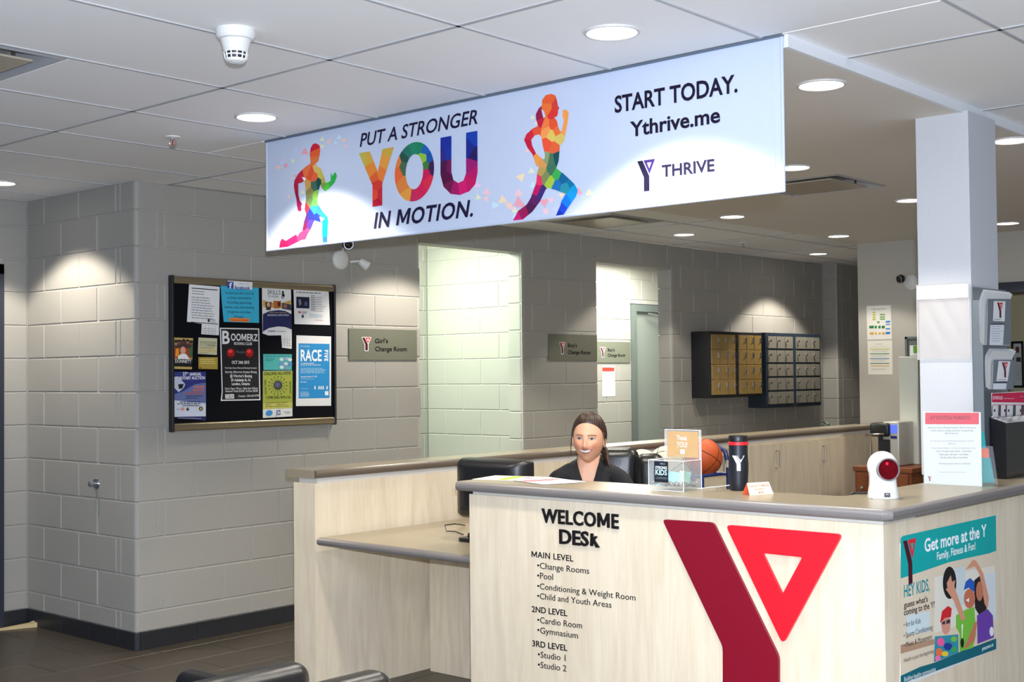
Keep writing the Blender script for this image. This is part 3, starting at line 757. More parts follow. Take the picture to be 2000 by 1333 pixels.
# lettering: raised black letters
def letters(txt,a,b_,cap,bold,th,name,single=False,cond=True):
    a=PF(a); b2=PF(b_); H=cap/FPX*(( on('x',3.81,*b_)-CAMP).dot(F_)); v,f=glyph(txt,bold,0)
    global CAPH
    if CAPH is None: CAPH=max(p[1] for p in glyph('H',0,0)[0])
    x0=min(p[0] for p in v); x1=max(p[0] for p in v); sx=(b2[0]-a[0])/(x1-x0); k=H/CAPH
    bm=bmesh.new(); vs=[bm.verts.new((a[0]+(p[0]-x0)*sx,-.0006,a[1]+(b2[1]-a[1])*((p[0]-x0)/(x1-x0))+p[1]*k)) for p in v]
    for q in f:
        try: bm.faces.new([vs[i] for i in q])
        except ValueError: pass
    bmesh.ops.remove_doubles(bm,verts=bm.verts,dist=1e-6)
    for q in bm.faces:
        q.normal_update()
        if q.normal.y>0: q.normal_flip()
    if th: 
        ex=bmesh.ops.extrude_face_region(bm,geom=list(bm.faces))
        bmesh.ops.translate(bm,vec=(0,-th,0),verts=[g for g in ex['geom'] if isinstance(g,bmesh.types.BMVert)])
    if single:
        bm.verts.ensure_lookup_table(); todo=set(bm.verts)
        while todo:
            st=[todo.pop()]; comp=set(st)
            while st:
                for e in st.pop().link_edges:
                    for w in e.verts:
                        if w not in comp: comp.add(w); st.append(w)
            todo-=comp; idx={w:i for i,w in enumerate(comp)}
            fs=[tuple(idx[w] for w in q.verts) for q in bm.faces if q.verts[0] in comp]
            bake(MB().add([tuple(w.co) for w in idx],fs).build(name,LETTER,DK),LF)
        bm.free()
    else: bake(MB().bm(bm).build(name,LETTER,DK),LF)
LETTER=mat('black_lettering',(18,16,20),.4)
letters('WELCOME',(1059.5,1020),(1209.4,1033),27,2,.006,'letter',True)
letters('DES',(1094,1061.5),(1151,1067),27,2,.006,'letter',True)
k_=[(472,222),(486,223),(486,246),(497,236),(508,240),(494,258),(520,298),(500,297),(487,270),(484,290),(470,288)]
front_piece('letter',k_,LETTER,.006)
for s_,a_,b_,c_,bo in [('MAIN LEVEL',(1038.5,1088.4),(1120,1097.6),11.5,1),('•Change Rooms',(1049.6,1110.6),(1151,1121.7),12,0),('•Pool',(1049.6,1130.5),(1080.6,1133.5),12,0),
 ('•Conditioning & Weight Room',(1049.6,1150.6),(1241.6,1174),12,0),('•Child and Youth Areas',(1049.6,1170),(1194.6,1188),12,0),('2ND LEVEL',(1039,1195.7),(1108.4,1204.5),11.5,1),
 ('•Cardio Room',(1050,1217),(1137,1228.5),12,0),('•Gymnasium',(1050,1236.8),(1129,1248),12,0),('3RD LEVEL',(1040,1262.7),(1108.4,1272.5),11.5,1),('•Studio 1',(1051,1284.5),(1104.7,1292),12,0),('•Studio 2',(1051,1304.5),(1106.5,1312.5),12,0)]:
    letters(s_,a_,b_,c_,bo,.0008,'lettering')
# lower staff counter behind and beside
LC=thing('staff_counter','low grey work counter joining the front desk and the rear panel','counter',(3.83,3.62,0))
MB().prism(rnd([(.03,.99),(.03,-.01+.0),(.26,-.01),(.26,-1.50),(.76,-1.50),(.76,.45),(2.4,.45),(2.4,.99)],.01,2),.712,.748).build('counter_top',COUNTER,LC)
nosing([(.03,.99),(.03,.0)],.712,.7485,.018,-1).build('counter_nosing',NOSE,LC,True)
for q_ in ((.75,.775,.32,.99,0,.711),(.28,.74,-1.48,-1.45,0,.712),(2.36,2.39,.46,.99,0,.712)): MB().box(*q_).build('support_panel',MAPLE,LC)
# rear counter
RC=thing('rear_counter','long maple rear counter wall with brown counter top and cupboard doors','counter',(3.87,4.65,0))
MB().box(0,5.96,0,.155,0.0,.997).build('wall_panel',MAPLE,RC)
MB().box(-.003,0,-.001,.156,.02,.997).build('end_panel',MAPLE,RC)
MB().box(.01,5.95,.0,.13,.997,1.020).build('reveal_strip',mat('reveal_laminate',(206,202,194),.5),RC)
MB().prism(rnd([(-.006,0),(5.97,0),(5.97,.215),(-.006,.215)],.01,2),1.020,1.058).build('counter_top',COUNTER,RC)
nosing([(-.006,.0),(5.97,.0)],1.020,1.0585,.018,-1).build('counter_nosing',mat('nosing_brown',(104,92,80),.35,noise=.1,scale=400),RC,True)
xs=[2.9,3.55,4.22,4.9,5.6]
for a,c in zip(xs,xs[1:]):
    d=MB().box(a-.0+.003,c-.003,-.018,0,.09,.985,.001).build('cupboard_door',MAPLE,RC)
    if a>3.9 or a<3.0:
        hx=4.242 if a>3.9 and a<4.3 else (c-.05 if a<3 else a+.05)
        MB().tube([(hx,-.018,.93),(hx,-.045,.935),(hx,-.045,.815),(hx,-.018,.82)],.006,8).build('handle',STEEL,d,True)
# ================================================================== poster on the desk side
PP=Plane((3.92,1.796,.47),0)
c4=[PP(p) for p in ((1757,1054),(1944,1007),(1946,1268),(1757,1345))]
t=thing('poster','teal and photo poster taped on the right side of the desk','poster',(3.92,1.796,.47))
sh=MB(); outl=[(c4[3][0],c4[3][1]),(c4[2][0],c4[2][1]),(c4[2][0]+.003,.30),(c4[1][0],c4[1][1]-.03),(c4[1][0]+.006,c4[1][1]),(c4[1][0]-.02,c4[1][1]+.003),(c4[0][0]+.02,c4[0][1]),(c4[0][0],c4[0][1]-.018),(c4[0][0]+.004,.30)]
sh.prism(outl,-.0022,-.0008,'y').build('sheet',PAPER,t)
ink=Ink(PP,.0003,.0024); ink.map=Zm(1700,950,300,1044)
TEAL=(0,164,160)
ink.poly([(200,480),(850,395),(850,1060),(200,1300)],(222,206,180),0)
ink.poly([(430,620),(840,540),(850,860),(430,1000)],(228,222,206),1); ink.poly([(560,560),(640,545),(640,800),(560,830)],(206,214,214),1); ink.poly([(770,600),(845,585),(845,900),(780,920)],(214,220,222),1)
ink.poly([(200,1080),(430,1040),(430,1075),(200,1140)],(176,140,112),1); ink.poly([(240,880),(400,850),(400,990),(240,1010)],(206,220,220),1)
ink.poly([(212,340),(848,198),(850,440),(800,458),(640,492),(520,520),(430,552),(330,586),(200,628),(200,362)],TEAL,2)
ink.poly([(200,1290),(330,1230),(430,1200),(620,1120),(760,1070),(850,1035),(850,1108),(200,1345)],(0,98,112),2)
# children in the picture
SK=(214,150,120)
ink.ell((532,657),46,110,(24,22,22),3); ink.poly([(505,700),(560,670),(640,900),(612,918),(560,780)],SK,4); ink.poly([(512,660),(540,605),(548,650),(570,640),(560,700),(520,715)],SK,4)
ink.poly([(575,880),(640,840),(700,822),(712,1010),(690,1100),(600,1125),(600,1000),(575,960)],(120,190,60),3)
ink.ell((667,765),38,66,(198,112,84),4); ink.poly([(628,706),(640,650),(670,625),(698,650),(700,720),(660,690)],(30,90,180),5); ink.poly([(640,775),(665,760),(662,790)],(250,240,230),5)
ink.poly([(700,640),(735,612),(756,660),(785,790),(780,890),(765,922),(735,880),(705,830),(700,720)],(28,20,22),3)
ink.ell((735,715),24,66,(190,118,88),4); ink.poly([(640,570),(690,500),(715,510),(760,590),(800,760),(790,840),(770,800),(735,600),(705,545),(660,560)],SK,3)
ink.poly([(718,880),(790,835),(826,880),(832,1030),(722,1072)],(104,62,160),4); ink.poly([(720,920),(700,1050),(650,1100),(630,1105),(700,930)],(196,120,90),4)
ink.ell((816,988),14,32,(236,232,240),5)
ink.ell((506,935),32,74,(216,150,130),4); ink.poly([(466,930),(480,850),(520,815),(545,830),(540,890),(500,895)],(206,30,40),5); ink.poly([(478,925),(500,915),(500,940),(480,940)],(60,50,60),6); ink.poly([(508,912),(534,905),(534,930),(508,938)],(60,50,60),6)
ink.poly([(432,1022),(590,1008),(592,1130),(520,1160),(425,1195)],(40,140,160),4)
for x,y,rx,ry,c in [(470,1060,26,30,(240,90,150)),(520,1090,30,26,(30,50,140)),(560,1040,22,20,(120,190,70)),(460,1130,24,30,(236,110,60)),(500,1140,24,18,(230,200,60)),(560,1110,22,20,(60,160,90)),(450,1170,20,18,(240,120,170))]: ink.ell((x,y),rx,ry,c,5,n=9)
ink.ell((617,1065),12,34,(20,20,24),5); ink.poly([(612,940),(622,940),(618,1035),(614,1035)],(240,240,240),5)
ink.text('Get more at the Y',(362,448),(784,338),86,(248,250,250),2,layer=3); ink.text('Family, Fitness & Fun!',(446,503),(708,428),52,(248,250,250),1,layer=3)
ink.text('HEY KIDS,',(222,757),(396,708),82,(0,140,150),1,layer=3)
ink.text("guess what's",(222,830),(383,784),40,(24,22,24),1,layer=3); ink.text('coming to the Y?',(222,880),(430,822),42,(24,22,24),1,layer=3)
ink.text('• Art for Kids',(220,962),(336,930),36,(60,56,56),0,layer=3); ink.text('• Sports Conditioning',(220,1035),(416,974),36,(60,56,56),0,layer=3)
ink.text('• Music & Movement',(220,1100),(412,1038),36,(60,56,56),0,layer=3); ink.text('Health is just the beginning',(220,1200),(425,1132),28,(90,70,60),0,1,layer=3)
ink.text('Building healthy communities',(222,1330),(438,1256),30,(240,246,246),0,1,layer=3); ink.text('ymcawo.ca',(752,1120),(830,1086),26,(240,246,246),1,layer=3)
m0=ink.map; ink.map=None
a=PP(m0((215,372))); c=PP(m0((304,355))); ymark(ink,a[0],(a[1]+c[1])/2,c[0]-a[0],(70,12,30),(226,30,50),ci=TEAL,h=1.0)
ink.build('poster_print',t)
# ================================================================== WALL ITEMS
def paper(label,cat,PL,mp,pts,col,draw=None,th=.0012,name='paper_notice',group=None,off=0):
    P=[PL(mp(q)) for q in pts]; cx=sum(p[0] for p in P)/len(P); zz=min(p[1] for p in P)
    t=thing(name,label,cat,tuple(PL.o+PL.x*cx+Vector((0,0,zz))-PL.n*off),PL.rz,group)
    MB().prism([(p[0]-cx,p[1]-zz) for p in P],-th,0,'y').build('sheet',mat('paper_%d_%d_%d'%col,col,.8),t)
    if draw:
        sub=Plane(PL.o+PL.x*cx+Vector((0,0,zz))-PL.n*off,PL.rz); ink=Ink(sub,.0003,th+.0004); ink.map=mp; draw(ink); ink.build('print',t)
    return t
BX0,BX1,BZ0,BZ1=4.104,5.313,1.197,2.078
nb=thing('notice_board','black felt notice board with aluminium rails on the block wall','notice board',(BX0,6.21,BZ0)); w=BX1-BX0; h=BZ1-BZ0
MB().box(.012,w-.012,-.030,-.002,.02,h-.02).build('felt_panel',FELT,nb)
for z0,z1 in ((0,.046),(h-.044,h)):
    MB().prism(rnd([(-.002,z0),(-.038,z0),(-.038,z1),(-.002,z1)],.014,4,only=(1,2)),.012,w-.012,'x').build('rail',ALU,nb,True)
MB().box(0,.014,-.042,-.001,-.004,h+.004,.004).build('side_cap',BLACK,nb); MB().box(w-.014,w,-.042,-.001,-.004,h+.004,.004).build('side_cap',BLACK,nb)
NB=Plane((BX0,6.21-.0308,BZ0),0); ZB=Zm(300,500,400,1403)
def tiny(i,a,b,n,dy,c=(70,70,76),h=4): 
    m=i.map; rr=random.Random(int(a[0]+a[1]))
    for k in range(n):
        t=0; e=1-.3*rr.random()
        while t<e:
            t2=min(e,t+.05+.1*rr.random()); y0=a[1]+(b[1]-a[1])*t+dy*k; y1=a[1]+(b[1]-a[1])*t2+dy*k; x0=a[0]+(b[0]-a[0])*t; x1=a[0]+(b[0]-a[0])*t2
            i.poly([(x0,y0),(x1,y1),(x1,y1-h),(x0,y0-h)],c,2); t=t2+.025
def d1(i):
    i.poly([(258,218),(438,232),(438,238),(258,224)],(30,30,36),2); tiny(i,(262,242),(360,250),2,18); tiny(i,(258,285),(425,298),9,17.5,(120,120,124),5)
    i.poly([(252,452),(440,466),(440,471),(252,457)],(30,30,36),2); i.ell((376,443),8,12,(50,50,60),3); tiny(i,(388,440),(425,444),2,14,(80,80,86))
    for k in range(1,5): i.poly([(330+k*23,474),(332+k*23,474),(331+k*23,540),(329+k*23,540)],(170,170,170),2)
    tiny(i,(335,500),(440,506),3,14,(150,150,150),4)
paper('white typed letter with tear-off tabs, upper left of the notice board','paper',NB,ZB,[(243,195),(452,212),(446,545),(326,537),(330,466),(228,452)],(226,226,226),d1)
def d2(i):
    T=(24,30,44)
    for k,(s_,a,b) in enumerate([('To find out the most Up',488,684),('to Date information',503,668),('Including upcoming',503,668),('events, new and exciting',484,686),('programs and class',505,664),('changes.',548,618)]):
        i.text(s_,(a,262+k*32),(b,266+k*32),16,T,0,0,3)
    i.poly([(518,424),(654,430),(652,454),(518,450)],(236,130,50),2); i.text('Just search YMCA',(526,446),(646,449),11,(150,40,20),0,1,3)
paper('bright blue sheet of handwritten-style text near the top of the notice board','paper',NB,ZB,[(458,200),(720,215),(722,460),(480,453),(468,330)],(52,172,206),d2)
def d2b(i):
    i.poly([(504,176),(546,178),(546,226),(504,222)],(50,80,160),2); i.text('f',(516,222),(536,223),38,(245,245,248),2,0,3)
    i.text('facebook',(554,228),(660,232),22,(50,76,150),2,0,3); i.text('LIKE US ON',(582,194),(652,199),8,(120,130,150),0,0,3)
paper('small white social media label overlapping the board\'s top rail','label',NB,ZB,[(500,170),(670,182),(668,234),(500,224)],(226,228,232),d2b,off=.0095)
def d3(i):
    i.text('SKILLS',(778,262),(868,266),30,(40,40,50),0,0,3); i.text('TO WORK',(780,284),(854,287),14,(110,110,120),1,0,3)
    i.ell((884,248),7,8,(20,20,24),3); i.poly([(878,256),(890,256),(898,275),(885,290),(876,272)],(20,20,24),3); i.ell((883,284),9,9,(20,20,24),3); i.ell((883,284),5,5,(226,226,226),4)
    i.poly([(748,302),(800,322),(880,322),(938,304),(940,360),(748,352)],(200,160,80),2); 
    i.poly([(762,318),(806,316),(800,372),(770,372)],(70,46,40),3); i.ell((785,335),12,16,(210,160,130),4); i.poly([(818,308),(872,310),(866,360),(822,362)],(190,100,50),3); i.poly([(846,318),(866,314),(868,345),(850,350)],(60,40,36),4)
    i.poly([(880,322),(940,335),(942,375),(876,362)],(60,60,80),3); i.ell((900,345),14,14,(150,100,80),4)
    i.poly([(747,400),(790,380),(850,372),(900,378),(943,400),(945,505),(900,488),(850,484),(790,495),(746,520)],(30,36,84),3)
    i.text('MEANINGFUL EMPLOYMENT',(778,412),(926,412),10,(220,220,230),1,0,4); i.text('AGENCY FOR TRAINING',(790,392),(905,394),7,(214,180,110),0,0,4)
    for k in range(4): tiny(i,(802-k*8,430+k*14),(828,431+k*14),1,8,(220,220,220),5); tiny(i,(842,430+k*14),(900,431+k*14),1,8,(200,120,80),4)
    i.text('Fanshawe',(782,522),(832,520),12,(40,60,130),1,0,4); tiny(i,(838,520),(905,521),1,10,(120,140,150))
    for k in range(1,4): i.poly([(876+k*18,545),(878+k*18,545),(879+k*18,632),(877+k*18,632)],(160,160,160),3)
    tiny(i,(880,570),(940,575),4,14,(120,120,120),3)
paper('white and navy job training flyer with tear-off tabs on the notice board','flyer',NB,ZB,[(742,215),(940,226),(946,540),(945,638),(880,630),(874,545),(785,546),(746,532)],(224,224,222),d3)
def d4(i):
    tiny(i,(975,252),(1180,262),1,8,(60,60,70),5); i.poly([(976,280),(1066,284),(1066,362),(976,358)],(18,24,52),2)
    i.poly([(990,300),(1005,296),(1012,330),(996,345)],(120,120,140),3); i.poly([(1036,310),(1052,320),(1050,345),(1030,340)],(80,90,130),3)
    tiny(i,(1076,274),(1110,276),7,16,(60,60,66),4); tiny(i,(1076,284),(1180,290),7,15.6,(130,130,134),4); tiny(i,(1066,402),(1180,410),3,10,(90,150,170),3); tiny(i,(1100,440),(1160,444),1,8,(200,60,60),3)
    i.poly([(990,380),(1006,382),(1006,394),(990,392)],(200,40,44),3); tiny(i,(1014,386),(1050,388),2,8); i.ell((1020,415),8,12,(60,60,70),3)
paper('white notice with a small dark photo, upper right of the notice board','paper',NB,ZB,[(958,228),(1198,240),(1208,475),(965,468)],(222,222,222),d4)
def d5(i):
    i.poly([(142,575),(268,580),(266,640),(142,640)],(70,50,50),2); i.poly([(140,630),(264,634),(262,700),(138,700)],(150,70,40),2)
    for x,y,c in [(152,600,(180,120,90)),(175,595,(120,80,60)),(205,590,(90,60,50)),(232,592,(150,100,80)),(256,600,(120,80,60))]: i.ell((x,y),10,15,c,3); i.ell((x,y-12),9,8,(30,22,20),3)
    i.poly([(150,640),(170,632),(172,690),(148,690)],(240,150,40),3); i.poly([(250,620),(266,625),(264,690),(248,690)],(30,110,60),3)
    i.ell((200,648),18,26,(220,160,130),4); i.poly([(165,690),(185,672),(220,672),(246,708),(165,708)],(236,232,232),4)
    i.poly([(138,706),(263,710),(262,762),(136,758)],(20,18,20),4); i.text('DONNETT',(146,732),(256,736),22,(230,226,220),1,0,5); tiny(i,(152,748),(250,752),1,8,(190,150,90),4)
paper('small concert flyer with a group portrait at the left side of the board','flyer',NB,ZB,[(138,560),(270,565),(262,778),(135,775)],(190,160,90),d5)
def d6(i):
    i.text('PATRICK BLAIR',(318,598),(428,604),14,(90,84,50),0,0,3); i.text('T.I. TURNER',(318,620),(422,625),18,(96,90,60),0,0,3); tiny(i,(316,632),(426,636),1,8,(120,112,70)); i.text('LIVE DUBBO N',(316,656),(426,660),17,(214,170,70),1,0,3); tiny(i,(312,666),(400,668),1,8,(140,120,70),3)
paper('small cream name card left of the boxing poster','card',NB,ZB,[(307,560),(435,566),(433,680),(303,672)],(200,196,160),d6)
paper('small gold card under the cream name card','card',NB,ZB,[(307,695),(438,695),(438,778),(307,775)],(172,146,56),lambda i:(tiny(i,(320,712),(430,712),3,14,(226,206,130),6),i.poly([(312,764),(326,764),(326,772),(312,772)],(170,50,40),3)))
def d8(i):
    i.poly([(452,493),(722,498),(722,506),(452,501)],(222,222,222),2); i.poly([(458,987),(730,982),(730,990),(458,995)],(222,222,222),2); i.poly([(715,498),(722,498),(730,990),(723,990)],(222,222,222),2); i.poly([(452,493),(460,493),(472,930),(466,995),(458,995),(465,930)],(222,222,222),2)
    i.text('B',(468,602),(520,602),86,(226,226,226),2,0,3); i.text('OOMERZ',(528,580),(712,584),46,(226,226,226),2,0,3); i.text('BOXING CLUB',(550,610),(672,612),18,(216,216,216),2,0,3)
    for x in (527,655): i.ell((x,665),27,30,(170,16,20),3); i.ell((x-4,655),14,12,(236,70,70),4); i.poly([(x-14,686),(x+12,688),(x+8,702),(x-10,700)],(120,10,14),3)
    i.text('Royals',(564,666),(622,668),18,(110,110,112),0,1,3); i.text('OCT 24th 2015',(534,740),(654,740),20,(230,230,230),2,0,3)
    i.text('The Fredo Boom Memorial Boxing Fundraiser',(486,774),(706,774),11,(220,220,220),1,0,3); i.text('Saturday Afternoon Amateur Boxing',(488,803),(704,803),15,(220,220,220),1,0,3)
    i.text("@ Warrior's Boxing",(522,832),(672,832),18,(226,226,226),2,0,3); i.text('30 Adelaide St. N.',(528,860),(664,860),18,(226,226,226),2,0,3); i.text('London, Ontario',(534,886),(658,886),18,(226,226,226),2,0,3)
    i.text('Doors Open 1:00 pm - Fights Start 2:00 pm',(488,916),(712,914),13,(220,220,220),1,0,3); i.text('Advanced Tickets $15.00 - At Door $20.00',(488,934),(712,932),13,(220,220,220),1,0,3)
    i.poly([(488,950),(548,948),(550,978),(490,980)],(230,230,230),3); i.text('OBA',(494,976),(546,975),22,(20,20,20),0,0,4); i.text('Contact : 226-663-0749',(578,968),(720,964),13,(220,220,220),1,0,3)
paper('tall black boxing club poster with red gloves in the middle of the board','poster',NB,ZB,[(452,493),(722,498),(730,990),(458,995),(470,930)],(16,15,17),d8,name='poster')
def d9(i): 
    i.text('A Fresh Cup of Joy for Artists',(768,694),(930,690),10,(30,90,120),0,0,3); tiny(i,(766,708),(830,708),2,10,(30,110,130),3)
    for x,y,c in [(875,710,(206,214,220)),(910,706,(150,170,200)),(932,712,(210,220,224)),(870,738,(110,140,190)),(905,740,(190,200,214)),(934,742,(90,130,190)),(876,764,(206,216,220)),(910,768,(120,150,180))]: i.ell((x,y),15,12,c,3,n=9)
paper('small turquoise card right of the boxing poster','card',NB,ZB,[(750,673),(946,675),(946,783),(752,783)],(72,172,166),d9)
def d10(i):
    i.poly([(748,792),(950,790),(950,1040),(748,1052)],(160,168,64),1); i.poly([(748,1010),(950,1004),(950,1042),(748,1052)],(190,186,90),2)
    i.text('CALLING ALL KIDS!',(756,818),(938,812),20,(24,26,24),1,0,3); i.text('COME SING WITH US!',(768,980),(938,978),18,(24,26,24),1,0,3)
    i.text('GOOD TIMES',(772,950),(768,848),13,(24,26,24),1,0,3,vert=True); i.text('HAVE FUN',(928,860),(932,945),13,(24,26,24),1,0,3,vert=True)
    i.ell((850,888),30,32,(60,70,60),4); i.ell((846,884),16,16,(90,90,130),5)
    for k in range(16):
        a=2*PI*k/16; i.poly([(850+34*math.cos(a)-2*math.sin(a),890+34*math.sin(a)+2*math.cos(a)),(850+60*math.cos(a),890+60*math.sin(a)),(850+34*math.cos(a)+2*math.sin(a),890+34*math.sin(a)-2*math.cos(a))],(60,64,40),3); i.ell((850+62*math.cos(a),890+62*math.sin(a)),4,4,(50,54,40),4,n=8)
    tiny(i,(765,1010),(938,1006),3,13,(70,72,40),4); i.ell((790,1078),24,20,(60,140,200),3,rot=-.3); i.text('JCS',(838,1090),(868,1090),32,(30,60,140),2,0,3); i.text('f',(896,1076),(902,1076),12,(50,60,110),2,0,3); tiny(i,(906,1072),(935,1072),2,8,(60,60,80),3)
paper('lime green kids choir flyer at the board\'s lower right centre','flyer',NB,ZB,[(748,790),(950,788),(950,1100),(748,1112)],(220,220,214),d10)
def d11(i):
    i.poly([(992,600),(1204,604),(1204,974),(992,978)],(40,140,200),1); i.text('MEC LONDON',(1004,624),(1068,626),9,(210,230,240),0,0,3); i.text('RACE',(1006,720),(1150,720),74,(240,246,250),2,0,3)
    i.text('FIVE',(1172,644),(1172,722),28,(240,246,250),1,0,3,vert=True) if 0 else None
    for k,ch in enumerate('FIVE'): pass
    i.text('THE SERIES FINISHES',(1006,744),(1098,742),9,(230,240,246),1,0,3); i.text('5k 10k 15k AND 1k KIDS RUN',(1006,754),(1142,752),8,(230,240,246),1,0,3)
    tiny(i,(1006,774),(1186,774),4,10,(180,214,234),4); i.text('Saturday October 31, 2015',(1006,834),(1118,832),10,(235,244,250),1,0,3); tiny(i,(1006,846),(1100,846),1,8,(180,214,234),3); i.text('Boat Basin',(1006,868),(1048,868),8,(235,244,250),1,0,3); tiny(i,(1006,912),(1060,912),1,8,(180,214,234),3); tiny(i,(1004,936),(1070,936),4,9,(220,236,246),3)
    for x in (1104,1132,1146,1160,1187): i.ell((x,896),4,5,(240,246,250),3,n=8); i.poly([(x-5,902),(x+4,900),(x+2,916),(x-6,914)],(240,246,250),3)
    i.poly([(1172,928),(1196,928),(1196,956),(1172,956)],(236,242,246),3)
    # FIVE, written downwards
    for k,(p) in enumerate([[(1168,646),(1194,646),(1194,652),(1168,652)],[(1188,652),(1194,652),(1194,664),(1188,664)],[(1179,652),(1184,652),(1184,662),(1179,662)],[(1168,668),(1194,668),(1194,674),(1168,674)],[(1194,678),(1194,685),(1178,690),(1194,694),(1194,701),(1168,693),(1168,686)],[(1168,705),(1194,705),(1194,722),(1188,722),(1188,711),(1184,711),(1184,720),(1179,720),(1179,711),(1174,711),(1174,722),(1168,722)]]): i.poly(p,(240,246,250),3)
paper('white and blue running race poster, lower right of the board','poster',NB,ZB,[(978,545),(1215,553),(1215,1028),(975,1030)],(226,226,224),d11,name='poster')
def d12(i):
    i.poly([(138,795),(357,795),(357,880),(280,880),(200,930),(138,950)],(44,50,120),1); i.poly([(200,930),(280,880),(357,870),(357,1010),(138,990),(138,950)],(96,110,160),1)
    i.poly([(138,1104),(357,1100),(357,1130),(138,1108)],(30,34,90),2)
    i.text('27',(198,820),(226,820),22,(240,240,246),2,0,3); i.text('th',(227,808),(238,808),9,(240,240,246),1,0,3); i.text('ANNUAL',(244,822),(326,820),20,(240,240,246),2,0,3); i.text('ROTARY AUCTION',(176,848),(350,846),20,(240,240,246),2,0,3)
    i.poly([(140,830),(165,826),(215,880),(205,905),(170,935),(140,905)],(190,196,210),3); i.poly([(166,880),(205,878),(196,908),(172,914)],(24,22,30),4)
    i.text('ONLINE',(274,906),(346,904),15,(236,120,50),2,0,3); i.text('BIDDING',(266,928),(346,926),15,(214,110,50),2,0,3); i.text('OPPORTUNITY',(214,952),(348,948),15,(190,90,60),2,0,3)
    tiny(i,(222,964),(340,964),2,14,(30,34,60),5); tiny(i,(180,1006),(330,1004),1,8,(30,34,60),6); tiny(i,(162,1018),(345,1016),1,8,(30,34,60),6); tiny(i,(196,1030),(330,1030),1,8,(30,34,60),6)
    i.text('Rotary',(156,1056),(182,1056),10,(60,70,140),0,0,3); i.ell((197,1050),12,13,(220,150,120),3); i.poly([(220,1054),(232,1036),(244,1056),(230,1064)],(60,60,80),3); i.ell((322,1048),14,15,(50,50,40),3); i.ell((322,1048),8,9,(190,170,90),4); i.text('www.RotaryCharityAuction.com',(166,1116),(324,1118),8,(210,214,236),0,0,3)
paper('navy to white auction flyer, lower left of the notice board','flyer',NB,ZB,[(138,795),(357,795),(357,1130),(138,1108)],(206,210,222),d12)
# ---- door signs
def sign(label,PL,x0,x1,z0,z1,txt,mp,A,B,m0,cap):
    t=thing('door_sign',label,'sign',(x0,PL.o.y,z0))
    MB().box(0,x1-x0,-.008,0,0,z1-z0,.001).build('plate',SIGNM,t)
    sub=Plane((x0,PL.o.y,z0),0); ink=Ink(sub,.0003,.0088); ink.map=mp
    ink.text(txt,A[0],A[1],cap,(18,18,16),1); ink.text('Change Room',B[0],B[1],cap,(18,18,16),1)
    ink.map=None; a=sub(mp(m0[0])); c=sub(mp(m0[1])); ymark(ink,a[0],a[1],c[0]-a[0],(70,14,34),(206,34,40),layer=3,outline=(232,232,226),h=abs(a[1]-c[1])/(c[0]-a[0])/1.44)
    ink.build('print',t); return t
WPn=Plane((0,6.21,0),0); EPn=Plane((0,7.5,0),0)
ZG=Zm(660,620,170,2000); Z7b=Zm(1020,480,320,1066)
sign("grey girl's change room sign left of the first opening",WPn,5.449,6.06,1.604,1.808,"Girl's",ZG,[(830,596),(1130,590)],[(835,778),(1562,780)],[(532,468),(732,765)],100)
sign("grey boy's change room sign between the two openings",WPn,7.463,8.068,1.604,1.807,"Boy's",Z7b,[(292,661),(350,662)],[(292,705),(438,708)],[(236,632),(272,704)],24)
bx=EPn((1230,690))[0]
sign("smaller looking boy's change room sign inside the right corridor",EPn,bx-.60,bx,EPn((1200,709))[1],EPn((1200,668))[1],"Boy's",Z7b,[(552,689),(597,689)],[(552,723),(665,723)],[(502,664),(536,726)],20)
def dn(i): i.poly([(520,793),(598,794),(598,818),(520,819)],(226,60,50),2); tiny(i,(535,840),(590,840),5,20,(190,190,190),4)
paper('white notice with a red heading inside the right corridor','paper',EPn,Z7b,[(519,780),(600,782),(604,980),(520,982)],(234,234,230),dn,off=.001)
# ---- lockers
def lockers(label,x,z,w,h,units,rows,c_door,c_body,knob,dep):
    t=thing('wall_locker',label,'locker',(x,6.21,z)); uw=w/units
    b=MB(); 
    for u in range(units): b2=MB().box(u*uw+.002,(u+1)*uw-.002,-dep+.006,0,0,h,.002).build('cabinet_body',c_body,t)
    for u in range(units):
        cw=(uw-.06)/3; rh=(h-.05)/rows
        for cidx in range(3):
            for r in range(rows):
                x0=u*uw+.03+cidx*cw; z0=.025+r*rh
                g=.004 if knob else .0018; gz=.009 if knob else .002
                d=MB().box(x0+g,x0+cw-g,-dep-.004,-dep+.008,z0+gz,z0+rh-gz,.0015).build('door',c_door,t)
                if knob:
                    MB().lathe([(.0001,0),(.010,0),(.011,.006),(.007,.012),(.006,.02)],12,Matrix.Translation((x0+.022,-dep-.024,z0+rh*.6))@Matrix.Rotation(-PI/2,4,'X')).build('knob',CHROME,d,True)
                else:
                    MB().box(x0+cw-.030,x0+cw-.012,-dep-.008,-dep-.004,z0+rh*.45,z0+rh*.8,.001).tube([(x0+cw-.02,-dep-.008,z0+rh*.72),(x0+cw-.02,-dep-.022,z0+rh*.66),(x0+cw-.02,-dep-.008,z0+rh*.58)],.003,6).build('latch',CHROME,d)
                    MB().tube([(x0+.004,-dep-.006,z0+.012),(x0+.004,-dep-.006,z0+rh-.012)],.003,6).build('hinge',CHROME,d)
    return t
lockers('tan metal wall locker with black sides, left of the grey one',9.43,1.275,.905,.585,2,4,mat('tan_locker_paint',(150,122,66),.4,.1,noise=.04),mat('black_locker_paint',(22,22,28),.45),False,.19)
lockers('grey steel wall locker with navy sides and round knobs',10.38,1.165,1.06,.70,2,5,mat('grey_locker_paint',(140,136,126),.4,.2,noise=.03),mat('navy_locker_paint',(38,50,64),.45),True,.20)
